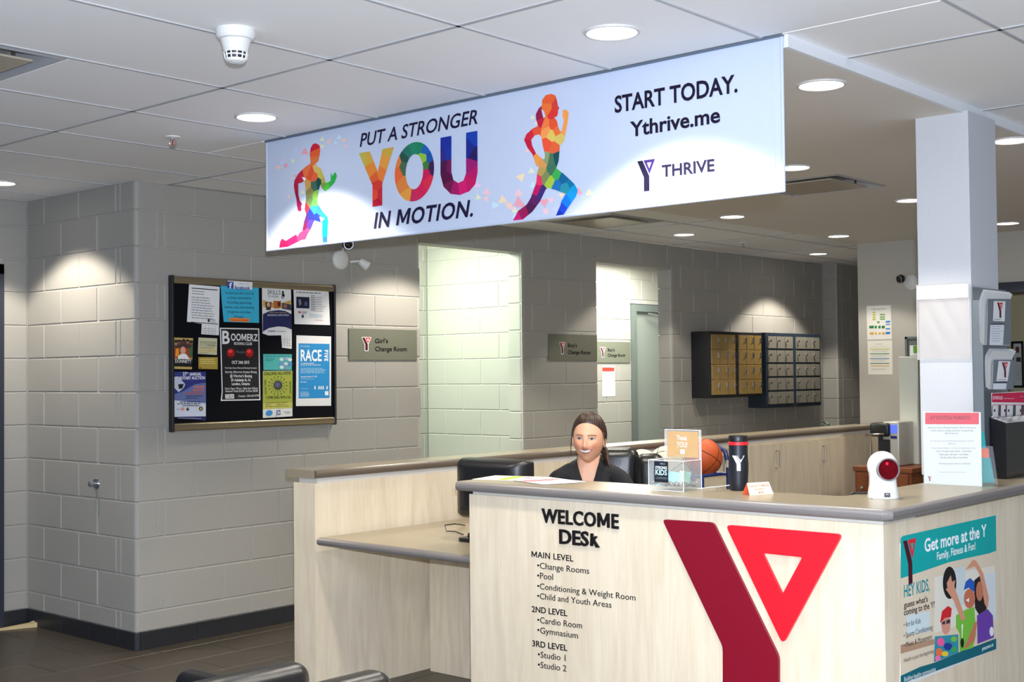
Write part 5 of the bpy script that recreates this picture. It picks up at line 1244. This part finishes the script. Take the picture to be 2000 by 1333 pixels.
for k in range(5):
    a=2*PI*k/5; MB().tube([(0,-.2,.12),(.29*math.cos(a),-.2+.29*math.sin(a),.07)],[.028,.018],8).build('base_leg',BLACK,t,True)
    MB().sphere((.29*math.cos(a),-.2+.29*math.sin(a),.031),.03,14,8,(1,1,1)).build('caster',BLACK,t,True)
# ------------------------------------------------------------------ the receptionist
t=thing('person','smiling person with dark hair pulled back and a black v-neck top sitting behind the desk','person',(WX,WY,0),math.atan2(WY,WX)-PI/2)
EZ=wr.z
HR=Matrix.Translation((0,-.0,EZ))@Matrix.Rotation(-.20,4,'Z')@Matrix.Rotation(.03,4,'Y')
def head_pt(X,Y,Z):
    x,y,z=X*.074,Y*.094,Z*.116
    if Z<0:
        n=-Z; x*=1-.20*n**1.9-.20*n**6; 
        if Y<0: y*=1-.10*n**2
        else: y*=1-.42*n**1.3
    else: x*=1+.03*Z; 
    if Y<0: y*=.95-.04*abs(X)
    else: y*=1.06
    return Vector((x,y,z))
def G(v,s): return math.exp(-(v/s)**2)
def head_disp(p):
    x,y,z=p
    if y<0:
        f=0
        f-=.021*G(x,.0105)*G(z+.036,.0125)
        f-=.012*G(x,.0075)*G(z+.016,.020)
        f-=.006*(G(x-.011,.006)+G(x+.011,.006))*G(z+.040,.007)
        f+=.0085*(G(x-.031,.016)+G(x+.031,.016))*G(z-.002,.012)
        f-=.0035*G(x,.045)*G(z-.024,.010)
        f-=.0075*(G(x-.038,.017)+G(x+.038,.017))*G(z+.034,.018)
        f-=.004*G(x,.026)*G(z+.064,.016)
        f-=.008*G(x,.020)*G(z+.100,.015)
        f+=.003*G(x,.018)*G(z+.084,.006)
        return Vector((x,y+f,z))
    return p
bmh=bmesh.new(); NS,NR=96,84; rows=[]
for j in range(1,NR):
    ph=PI*j/NR; rows.append([bmh.verts.new(head_disp(head_pt(math.sin(ph)*math.cos(2*PI*i/NS),math.sin(ph)*math.sin(2*PI*i/NS),-math.cos(ph)))) for i in range(NS)])
vb=bmh.verts.new(head_pt(0,0,-1)); vt=bmh.verts.new(head_pt(0,0,1))
for A_,B_ in zip(rows,rows[1:]):
    for i in range(NS): bmh.faces.new((A_[i],A_[(i+1)%NS],B_[(i+1)%NS],B_[i]))
for i in range(NS): bmh.faces.new((vb,rows[0][(i+1)%NS],rows[0][i])); bmh.faces.new((vt,rows[-1][i],rows[-1][(i+1)%NS]))
from mathutils.bvhtree import BVHTree
bvh=BVHTree.FromBMesh(bmh)
def face_y(x,z,off=0):
    h=bvh.ray_cast(Vector((x,-.3,z)),Vector((0,1,0)))
    return (h[0].y if h[0] else -.05)-off
def skin_mesh(pts,edges,rad,sub=2,root=0):
    me=bpy.data.meshes.new('sk'); me.from_pydata(pts,edges,[]); o=bpy.data.objects.new('sk',me); COL.objects.link(o)
    m=o.modifiers.new('s','SKIN'); 
    for i,r in enumerate(rad):
        r=r if isinstance(r,tuple) else (r,r); me.skin_vertices[0].data[i].radius=r; me.skin_vertices[0].data[i].use_root=(i==root)
    m2=o.modifiers.new('u','SUBSURF'); m2.levels=sub; m2.render_levels=sub
    dg=bpy.context.evaluated_depsgraph_get(); r=bpy.data.meshes.new_from_object(o.evaluated_get(dg)); bpy.data.objects.remove(o); return r
def chain(*segs):
    pts=[];ed=[];rad=[];ix={}
    for seg in segs:
        prev=None
        for nm,p,r in seg:
            if nm not in ix: ix[nm]=len(pts); pts.append(p); rad.append(r)
            if prev is not None: ed.append((prev,ix[nm]))
            prev=ix[nm]
    return pts,ed,rad
SZ=1.03
nb_=Vector((.0,.035,SZ+.055)); 
def body_chain(g=0,hands=True):
    sp=[('pelvis',(0,.12,.56),(.15+g,.11+g)),('waist',(0,.09,.70),(.125+g,.09+g)),('rib',(0,.06,.84),(.135+g,.10+g)),('chest',(0,.04,.94),(.13+g,.095+g)),('neck',tuple(nb_),(.05+g,.05+g))]
    segs=[sp,[('neck',0,0),('jaw',(0,.022,SZ+.13),(.044+g,.048+g)),('skull',(0,.015,EZ-.02),(.045,.05))]]
    for sx,n in ((-1,'l'),(1,'r')):
        segs.append([('chest',0,0),(n+'cl',(sx*.085,.04,SZ-.005),(.052+g,.050+g)),(n+'sh',(sx*.152,.035,SZ-.035),(.047+g,.047+g)),(n+'ua',(sx*.185,-.02,.90),(.040+g,.040+g)),(n+'el',(sx*.205,-.09,.815),(.034+g,.034+g)),(n+'fa',(sx*.16,-.21,.80),(.030+g,.030+g)),(n+'wr',(sx*.115,-.30,.785),(.021+g,.018+g))])
        segs.append([('pelvis',0,0),(n+'hip',(sx*.085,.06,.53),(.085+g,.08+g)),(n+'th',(sx*.10,-.14,.545),(.075+g,.07+g)),(n+'kn',(sx*.105,-.33,.54),(.055+g,.055+g)),(n+'ca',(sx*.105,-.35,.36),(.05+g,.052+g)),(n+'an',(sx*.105,-.32,.10),(.035+g,.035+g)),(n+'he',(sx*.105,-.33,.045),(.034,.03)),(n+'to',(sx*.11,-.47,.035),(.036,.024))])
    return segs
def clean(segs):
    d={}
    for s_ in segs:
        for nm,p,r in s_:
            if p!=0: d[nm]=(p,r)
    return [[(nm,)+d[nm] for nm,_,_ in s_] for s_ in segs]
pts,ed,rad=chain(*clean(body_chain()))
bd=skin_mesh(pts,ed,rad,2,0)
bmB=bmesh.new(); bmB.from_mesh(bd); bpy.data.meshes.remove(bd)
hm=bpy.data.meshes.new('h'); bmh.to_mesh(hm); hm.transform(HR); bmB.from_mesh(hm)
# ears
for sx in (-1,1):
    e=MB().sphere((0,0,0),1,18,12,(.0085,.018,.031)); me=bpy.data.meshes.new('e'); me.from_pydata(e.v,[],e.f); me.transform(HR@Matrix.Translation((sx*.0745,.012,-.012))@Matrix.Rotation(sx*.35,4,'Z')@Matrix.Rotation(.12,4,'X')); bmB.from_mesh(me)
# hands: palm and five fingers resting on the counter
for sx in (-1,1):
    W0=Vector((sx*.115,-.30,.785)); d=Vector((-sx*.25,-1,-.06)).normalized(); s_=Vector((-d.y,d.x,0)).normalized()*(-sx)   # s_ points to the thumb side (inwards)
    palm=skin_mesh([tuple(W0),tuple(W0+d*.04),tuple(W0+d*.085)],[(0,1),(1,2)],[(.022,.016),(.034,.014),(.036,.012)],2); bmB.from_mesh(palm)
    for k,(off,L) in enumerate(((.027,.070),(.010,.078),(-.008,.072),(-.025,.056))):
        a=W0+d*.075+s_*off; f=d+s_*off*1.2; f.normalize(); P_=[a,a+f*(L*.42)+Vector((0,0,.006)),a+f*(L*.75)+Vector((0,0,-.002)),a+f*L+Vector((0,0,-.014))]
        fm=skin_mesh([tuple(p) for p in P_],[(0,1),(1,2),(2,3)],[.0095,.0085,.0078,.0065],1); bmB.from_mesh(fm)
    a=W0+d*.02+s_*.022; P_=[a,a+s_*.022+d*.022,a+s_*.028+d*.048,a+s_*.026+d*.066]
    fm=skin_mesh([tuple(p) for p in P_],[(0,1),(1,2),(2,3)],[.012,.0105,.009,.0075],1); bmB.from_mesh(fm)
me=bpy.data.meshes.new('bodyraw'); bmB.to_mesh(me); o=bpy.data.objects.new('bodyraw',me); COL.objects.link(o)
rm=o.modifiers.new('r','REMESH'); rm.mode='VOXEL'; rm.voxel_size=.0032; sm=o.modifiers.new('s','SMOOTH'); sm.factor=.5; sm.iterations=3
dg=bpy.context.evaluated_depsgraph_get(); body=bpy.data.meshes.new_from_object(o.evaluated_get(dg)); bpy.data.objects.remove(o)
HI=HR.inverted()
ca=body.color_attributes.new('Col','FLOAT_COLOR','POINT')
sk=Vector(lin((230,176,144))); bl=Vector(lin((220,118,98))); lp=Vector(lin((196,96,96)))
for i,v in enumerate(body.vertices):
    p=HI@v.co; c=sk.copy()
    if p.y<0 and abs(p.z)<.13:
        k=.55*(G(p.x-.042,.020)+G(p.x+.042,.020))*G(p.z+.034,.018)+.25*G(p.x,.012)*G(p.z+.040,.012); c=c.lerp(bl,min(1,k))
    ca.data[i].color=(*c,1)
body.materials.append(colmat('skin',.45,.45)); 
for p in body.polygons: p.use_smooth=True
sm_=_m['skin'].node_tree.nodes['Principled BSDF']; sm_.inputs['Subsurface Weight'].default_value=.12; sm_.inputs['Subsurface Radius'].default_value=(.012,.005,.003)
link('body',body,t)
# facial features in head space, placed on the face surface
def patch(name,outline,off,m,rings=5,bulge=0,par=None):
    cx=sum(p[0] for p in outline)/len(outline); cz=sum(p[1] for p in outline)/len(outline); v=[];f=[]; n=len(outline)
    for r in range(1,rings+1):
        k=r/rings
        for p in outline:
            x=cx+(p[0]-cx)*k; z=cz+(p[1]-cz)*k; v.append(HR@Vector((x,face_y(x,z,off+bulge*(1-k*k)),z)))
    v.append(HR@Vector((cx,face_y(cx,cz,off+bulge),cz))); c=len(v)-1
    for i in range(n): f.append((c,i,(i+1)%n))
    for r in range(rings-1):
        for i in range(n): f.append((r*n+i,r*n+(i+1)%n,(r+1)*n+(i+1)%n,(r+1)*n+i))
    return MB().add(v,f).build(name,m,par or t,True,ang=0)
def curve_band(name,top,bot,off,m,n=18):
    v=[];f=[]
    for i in range(n+1):
        s_=i/n
        for k in range(4):
            a=top(s_); b=bot(s_); x=a[0]+(b[0]-a[0])*k/3; z=a[1]+(b[1]-a[1])*k/3; v.append(HR@Vector((x,face_y(x,z,off*(1+.6*math.sin(PI*k/3))*((math.sin(PI*min(1,max(0,s_)))**.3 if 0<s_<1 else .2) if name!='tooth' else 1)),z)))
    for i in range(n):
        for k in range(3): f.append((i*4+k,(i+1)*4+k,(i+1)*4+k+1,i*4+k+1))
    return MB().add(v,f).build(name,m,t,True,ang=0)
EYW=mat('eye_white',(206,200,196),.3); IRIS=mat('iris_blue_grey',(62,76,94),.2); PUP=mat('pupil',(12,12,14),.1); LIP=mat('lip_pink',(200,112,104),.4); TEETH=mat('teeth',(255,253,248),.3); MOUTH=mat('mouth_dark',(70,20,24),.6); BROW=mat('eyebrow_hair',(84,60,46),.8); HAIR=mat('dark_brown_hair',(62,44,33),.42,noise=.35,scale=22,stretch=(6,6,1),spec=.5,bump=.6)
for sx in (-1,1):
    cx=sx*.031; cz=.001
    al=lambda a:(cx+.0135*math.cos(a),cz+(.0048 if math.sin(a)>0 else .0034)*math.sin(a)+sx*0)
    e=patch('eye',[al(2*PI*k/24) for k in range(24)],.0006,EYW,4,.0022)
    patch('iris',[(cx-.0012+.0048*math.cos(2*PI*k/18),cz+.0006+.0040*math.sin(2*PI*k/18)) for k in range(18)],.0034,IRIS,2,.0006)
    patch('pupil',[(cx-.0012+.0022*math.cos(2*PI*k/12),cz+.0006+.0022*math.sin(2*PI*k/12)) for k in range(12)],.0045,PUP,2,.0003)
    curve_band('eyelid',lambda s_:(cx+(s_-.5)*.033,cz+.0064*abs(math.sin(PI*s_))**.8+.0004),lambda s_:(cx+(s_-.5)*.030,cz+.0040*abs(math.sin(PI*s_))**.8),.0022,mat('lash_line',(40,26,24),.6))
    curve_band('eyebrow',lambda s_:(cx+(s_-.5)*.040,cz+.0175+.0032*math.sin(PI*s_)),lambda s_:(cx+(s_-.5)*.037,cz+.0150+.0028*math.sin(PI*s_)),.0016,BROW)
for sx in (-1,1): patch('nostril',[(sx*.0058+.0022*math.cos(2*PI*k/12),-.0438+.0013*math.sin(2*PI*k/12)) for k in range(12)],.0009,mat('nostril_shade',(120,62,50),.8),2)
mw_=.0315
MU=.0075
up=lambda s_:(-mw_+2*mw_*s_,-.0555+MU-.0045*math.sin(PI*s_))         # upper edge of opening
lo=lambda s_:(-mw_+2*mw_*s_,-.0560+MU-.0185*abs(math.sin(PI*s_))**.8)
curve_band('mouth',up,lo,.0012,MOUTH)
ti=lambda s_:(-mw_*.86+1.72*mw_*s_,-.0570+MU-.0035*math.sin(PI*s_))
tl=lambda s_:(-mw_*.86+1.72*mw_*s_,-.0580+MU-.0130*abs(math.sin(PI*s_))**.6)
for k in range(8):
    a,b_=max(0,k/8-.001),min(1,(k+1)/8+.001)
    curve_band('tooth',lambda s_:ti(a+(b_-a)*s_),lambda s_:tl(a+(b_-a)*s_),.0026+.0001*(k%2),TEETH,4)
curve_band('upper_lip',lambda s_:(-mw_*1.06+2.12*mw_*s_,-.0545+MU-.0010*abs(math.sin(PI*s_))**.7-.0008*G(s_-.5,.06)),lambda s_:(-mw_*1.06+2.12*mw_*s_,-.0550+MU-.0048*math.sin(PI*s_)),.0026,LIP)
curve_band('lower_lip',lambda s_:(-mw_*1.02+2.04*mw_*s_,-.0560+MU-.0175*abs(math.sin(PI*s_))**.8),lambda s_:(-mw_*1.02+2.04*mw_*s_,-.0565+MU-.0212*abs(math.sin(PI*s_))**.75),.0028,LIP)
# hair: cap drawn back, following the skull, plus a low ponytail over the shoulder
def hairline(X,Z):   # how far forward the hair reaches
    return None
bmq=bmesh.new(); rows=[]
def hair_pt(i,j,n,m):
    th=2*PI*i/n; ph=(PI*.62)*j/m
    front=-math.sin(th)
    fr=max(0,front)
    lim=PI*(.605-.335*fr**.42-.0*abs(math.cos(th)))      # polar angle from the crown reached by the hairline
    if front<=0: lim=PI*(.605+.10*abs(front)**.6)
    ph=lim*j/m
    X,Y,Z=math.sin(ph)*math.cos(th),math.sin(ph)*math.sin(th),math.cos(ph)
    p=head_disp(head_pt(X,Y,Z)); nrm=Vector((X,Y,Z)).normalized(); k=j/m
    thick=.012*(1-k**6)+.001+.0016*math.sin(th*34+k*3)*(.4+.6*k)*(1-k**8)
    if Y>0: thick+=.010*Y*(1-k)
    return HR@(p+nrm*thick)
n,m=180,40
v=[];f=[]
for j in range(m+1):
    for i in range(n): v.append(hair_pt(i,max(j,.01),n,m))
for j in range(m):
    for i in range(n): f.append((j*n+i,j*n+(i+1)%n,(j+1)*n+(i+1)%n,(j+1)*n+i))
MB().add(v,f).build('hair',HAIR,t,True,ang=0)
def lock(pts,r,name): return MB().tube([tuple(HR@Vector(p)) for p in pts],r,8).build(name,HAIR,t,True,ang=0)
for k in range(9):
    a=(k-4)*.004; lock([(.045+a,.075-a,-.03),(.066+a*.6,.062,-.065),(.078+a*.5,.045-a,-.095),(.084+a,.034-a,-.125),(.088+a*1.8,.026,-.150-.006*(k%3))],[.008,.010,.009,.006,.0015],'ponytail')
lock([(-.058,-.03,.050),(-.078,-.030,.0),(-.083,-.022,-.045),(-.082,-.018,-.085)],[.004,.0028,.002,.0008],'loose_strand')
lock([(.062,-.02,.055),(.079,-.012,.02),(.080,.0,-.03)],[.005,.004,.0015],'loose_strand')
# top: skin volume, cut to a v neck
def garment(name,segs,m,test,vox=.006,par=t):
    pts,ed,rad=chain(*segs); g=skin_mesh(pts,ed,rad,2,0); o=bpy.data.objects.new('g',g); COL.objects.link(o)
    r=o.modifiers.new('r','REMESH'); r.mode='VOXEL'; r.voxel_size=vox; s2=o.modifiers.new('s','SMOOTH'); s2.iterations=4
    dg=bpy.context.evaluated_depsgraph_get(); q=bpy.data.meshes.new_from_object(o.evaluated_get(dg)); bpy.data.objects.remove(o)
    bm=bmesh.new(); bm.from_mesh(q); bmesh.ops.delete(bm,geom=[v for v in bm.verts if test(v.co)],context='VERTS')
    for _ in range(14):
        bd_=[v for v in bm.verts if v.is_boundary]; nw={}
        for v in bd_:
            q2=[e.other_vert(v).co for e in v.link_edges if e.is_boundary]
            if len(q2)==2: nw[v]=(v.co*.4+(q2[0]+q2[1])*.3)
        for v,c_ in nw.items(): v.co=c_
    for v in bm.verts: v.co+=v.normal*.0015*math.sin(v.co.z*70+v.co.x*45+math.sin(v.co.y*40))
    bm.to_mesh(q); bm.free(); q.materials.clear(); q.materials.append(m)
    for p in q.polygons: p.use_smooth=True
    return link(name,q,par)
C=clean(body_chain(.011))
d_=[s_[:] for s_ in C]
top_segs=[[x for x in C[0]],[C[1][0],('jaw2',(0,.03,SZ+.085),(.062,.062))]]+[[x for x in s_ if x[0][1:] not in('wr',)] for s_ in (C[2],C[4])]
def topcut(p):
    if p.z<.60: return True
    if p.z>SZ+.085: return True
    vx=.006+max(0,(p.z-(SZ-.10)))*.30       # v opening
    return p.y<.045 and p.z>SZ-.14 and abs(p.x+.006)<vx
garment('top',top_segs,mat('black_cloth',(16,17,24),.8,noise=.15,bump=.2,scale=200),topcut,.005)
leg_segs=[C[0][:1]+[('w2',(0,.095,.66),(.135,.10))],[x for x in C[3] if x[0][1:] not in ('he','to')],[x for x in C[5] if x[0][1:] not in ('he','to')]]
garment('trousers',leg_segs,mat('black_trouser_cloth',(20,20,24),.85),lambda p:p.z>.66 or p.z<.09,.008)
for sx in (-1,1):
    MB().prism(rnd([(sx*.105-.04,-.53),(sx*.105+.04,-.53),(sx*.105+.036,-.27),(sx*.105-.036,-.27)],.03,4),.0,.075).build('shoe',LEATHER,t,True)
# ------------------------------------------------------------------ ball rack and balls
RX=on('y',4.29,1422,900).x; RY=4.42
t=thing('ball_rack','blue tubular ball rack in front of the rear counter','rack',(RX,RY,0),0)
BLU=mat('blue_tube_paint',(24,52,120),.3,spec=.6,coat=.3)
W_=RX-on('y',4.29,1222,900).x; D_=.26; r=.014
for y in (-D_/2,D_/2):
    MB().tube([(0,y,.03),(0,y,.98)],r,10).build('post',BLU,t,True) if 0 else None
for x in (0,-W_):
    MB().tube([(x,-D_/2,.02),(x,-D_/2,.92),(x,-D_/2+.02,1.00),(x,-D_/2+.07,1.03),(x,D_/2-.07,1.03),(x,D_/2-.02,1.00),(x,D_/2,.92),(x,D_/2,.02)],r,10).build('end_frame',BLU,t,True)
for z in (.30,.60,.857):
    for y in (-.085,.085): MB().tube([(0,y,z),(-W_,y,z)],.011,8).build('rail',BLU,t,True)
    for x in (0,-W_): MB().tube([(x,-D_/2,z),(x,D_/2,z)],.011,8).build('cross_rail',BLU,t,True)
MB().tube([(-.30,-D_/2,.60),(-.30,-D_/2,.857)],.013,8).build('brace',BLU,t,True); MB().tube([(0,-D_/2-.001,.90),(0,-D_/2-.001,.945)],.0155,10).build('white_tape',WHITE,t,True)
def ball(label,px,d,rad,m,seam,rot,cat='ball',grp='balls on the rack'):
    c=on('y',4.42,px[0],px[1]); c.z=d; o=thing('ball',label,cat,tuple(c),0,grp,rot=rot)
    MB().sphere((0,0,0),rad,44,26).build('ball_shell',m,o,True,ang=0)
    if seam:
        def ring(f,n=48): return [tuple(Vector(f(2*PI*k/n)).normalized()*rad*1.0005) for k in range(n)]
        for f in (lambda a:(math.cos(a),math.sin(a),0),lambda a:(0,math.cos(a),math.sin(a)),lambda a:(math.cos(a),.55+.25*math.cos(2*a),math.sin(a)),lambda a:(math.cos(a),-.55-.25*math.cos(2*a),math.sin(a))):
            MB().tube(ring(f),rad*.018,6,True).build('seam',seam,o,True)
    return o
ORG=mat('basketball_rubber',(204,88,36),.5,noise=.08,bump=.6,scale=260); SEAM=mat('black_seam',(24,18,16),.6)
ball('orange basketball with black seams on the rack',(1374,888),.857+.1065,.1185,ORG,SEAM,(.5,.3,.75))
IV=mat('ivory_leather',(226,216,188),.5,bump=.2); b1=ball('ivory ball with a dark scribble between the chair and the thank you card',(1302,893),.857+.089,.11,IV,SEAM,(1.2,.1,.2))
b2=ball('pale ball with a red stripe just behind the black chair',(1254,898),.857+.085,.106,mat('cream_leather',(222,206,190),.5,bump=.2),mat('red_seam',(170,40,40),.6),(.3,.8,.1))
b3=ball('grey white ball on the lower tier under the basketball',(1392,968),.60+.0755,.100,mat('worn_white_leather',(196,190,172),.6,noise=.12,scale=9),mat('grey_seam',(110,110,104),.6),(.9,.2,.6))
# ------------------------------------------------------------------ cabinet, coffee machine, tall white box
qa=on('z',.79,1670,912); qb=on('z',.79,1780,914.5); fx=(qa.x+qb.x)/2; 
y1=on('x',fx,1670,912).y; y0=on('x',fx,1780,914).y; WD=y1-y0
t=thing('drawer_cabinet','reddish wooden drawer cabinet behind the desk','cabinet',(fx,(y0+y1)/2,0),-PI/2)
WOOD=mat('cherry_wood',(122,66,34),.4,noise=.16,scale=10,stretch=(1,1,7)); h=WD/2
MB().box(-h,h,0,.75,.03,.755).build('carcass',WOOD,t); MB().box(-h-.012,h+.012,-.015,.76,.755,.79,.004).build('cabinet_top',WOOD,t)
for k in range(3):
    d=MB().box(-h+.02,h-.02,-.018,0,.06+k*.232,.28+k*.232,.003).build('drawer',WOOD,t)
    for kx in ((h-.07),(-h+.07)): MB().sphere((kx,-.035,.17+k*.232),.014,16,10).tube([(kx,-.018,.17+k*.232),(kx,-.03,.17+k*.232)],.005,8).build('knob',CHROME,d,True)
cl=on('x',fx+.12,1701,905).y; crr=on('x',fx+.12,1757,905).y; cw=(cl-crr)
t=thing('coffee_machine','silver and black single cup coffee machine on the wooden cabinet','coffee machine',(fx+.12,(cl+crr)/2,.791),-PI/2)
hh=.33; c=cw/2
MB().box(-c*.15,c,.0,.26,0,hh,.012).build('housing',mat('silver_plastic',(186,184,176),.35,.3),t,True)
MB().box(-c,c*.15,.02,.24,.0,.025,.006).build('drip_tray',BLACK,t,True); MB().box(-c,-c*.15,.12,.24,.02,hh*.75,.01).build('water_tank',mat('smoky_tank',(30,34,46),.1),t,True)
MB().box(-c*.95,c*.40,-.03,.22,hh*.66,hh*.97,.02).build('brew_head',BLACK,t,True)
MB().tube([(-c*1.15,-.05,hh*.70),(-c*.2,-.05,hh*.72),(c*.1,-.035,hh*.72)],.008,8).build('lever',CHROME,t,True)
MB().box(-c*.15+.004,c*.38,-.006,.002,.03,hh*.60,.002).build('front_recess',BLACK,t)
MB().box(c*.42,c*.88,-.004,.002,hh*.74,hh*.93,.001).build('display',mat('blue_display',(70,90,220),.2,emit=1.2),t); MB().box(c*.42,c*.85,-.004,.002,hh*.62,hh*.68,.001).build('status_button',mat('navy_button',(20,24,80),.3,emit=.3),t)
MB().box(-c,-c*.93,-.01,.0,.0,hh*.55).build('trim_bar',CHROME,t)
wl_=on('x',fx+.40,1757,800).y; wr_=on('x',fx+.40,1792,800).y; zt=on('x',fx+.40,1775,697).z
t=thing('storage_box','tall narrow white box standing beside the coffee machine','box',(fx+.40,(wl_+wr_)/2,.791),-PI/2)
MB().box(-(wl_-wr_)/2,(wl_-wr_)/2,0,.30,0,zt-.791,.003).build('box_body',mat('white_laminate',(218,218,204),.5),t); MB().box(-(wl_-wr_)/2+.002,(wl_-wr_)/2-.002,-.002,0,.004,zt-.795,.001).build('front_face',mat('white_laminate',(218,218,204),.5),t)
MB().box((wl_-wr_)/2+.001,(wl_-wr_)/2+.035,.02,.28,.0,zt-.80).build('grey_side_board',mat('grey_board',(150,150,146),.6),t)
# ------------------------------------------------------------------ plant behind the rear counter
q=atd(1619,829,11.2); t=thing('potted_plant','small green plant peeping over the far end of the rear counter','plant',(q.x,q.y,0))
MB().lathe([(.0001,0),(.10,0),(.13,.24),(.12,.24),(.10,.2),(.0001,.2)],24).build('pot',mat('clay_pot',(150,120,100),.8),t,True)
MB().tube([(0,0,.2),(.01,.01,.6),(0,0,q.z)],[.012,.009,.005],8).build('stem',mat('plant_stem',(60,90,40),.7),t,True)
GR=mat('leaf_green',(30,96,44),.5,noise=.2)
rr=random.Random(3)
for k in range(14):
    a=rr.uniform(0,2*PI); z=q.z-.03-.05*k*(.8) if k>4 else q.z-.01*k; L=.06+.03*rr.random(); dx,dy=math.cos(a),math.sin(a)
    v=[(0,0,z),(dx*L*.5-dy*.02,dy*L*.5+dx*.02,z+.02),(dx*L,dy*L,z+.005),(dx*L*.5+dy*.02,dy*L*.5-dx*.02,z+.02),(dx*L*.5,dy*L*.5,z+.012)]
    MB().add(v,[(0,1,4),(1,2,4),(2,3,4),(3,0,4)]).build('leaf',GR,t)
# ------------------------------------------------------------------ two black leather armchairs back to back in front
def armchair(label,x1,yb,flip):
    w=.80
    t=thing('sofa',label,'sofa',(x1-w,yb,0),PI if flip else 0,'black leather sofas in the foreground')
    # local: back along x at y=0, seat towards +y
    bm=cushion(-w,w,-.055,.065,.30,.646,.05,.006); MB().bm(bm).build('backrest',LEATHER,t,True,ang=0)
    MB().bm(cushion(-w+.10,w-.10,.05,.56,.30,.43,.045,.0)).build('seat',LEATHER,t,True,ang=0)
    for sx in (-1,1): MB().bm(cushion(min(sx*w,sx*(w-.10)),max(sx*w,sx*(w-.10)),.03,.56,.16,.55,.045,.0)).build('armrest',LEATHER,t,True,ang=0)
    MB().box(-w+.02,w-.02,-.03,.54,.12,.31,.01).build('base_frame',LEATHER,t)
    for sx in (-1,1):
        for y in (0,.5): MB().lathe([(.018,0),(.022,.12)],12,Matrix.Translation((sx*(w-.06),y,0))).build('leg',BLACK,t)
    return t
armchair('black leather sofa at the bottom edge, its back nearer the left wall',2.475,3.03,False)
armchair('black leather sofa at the bottom edge, overlapping the desk\'s end panel',2.555,2.765,True)
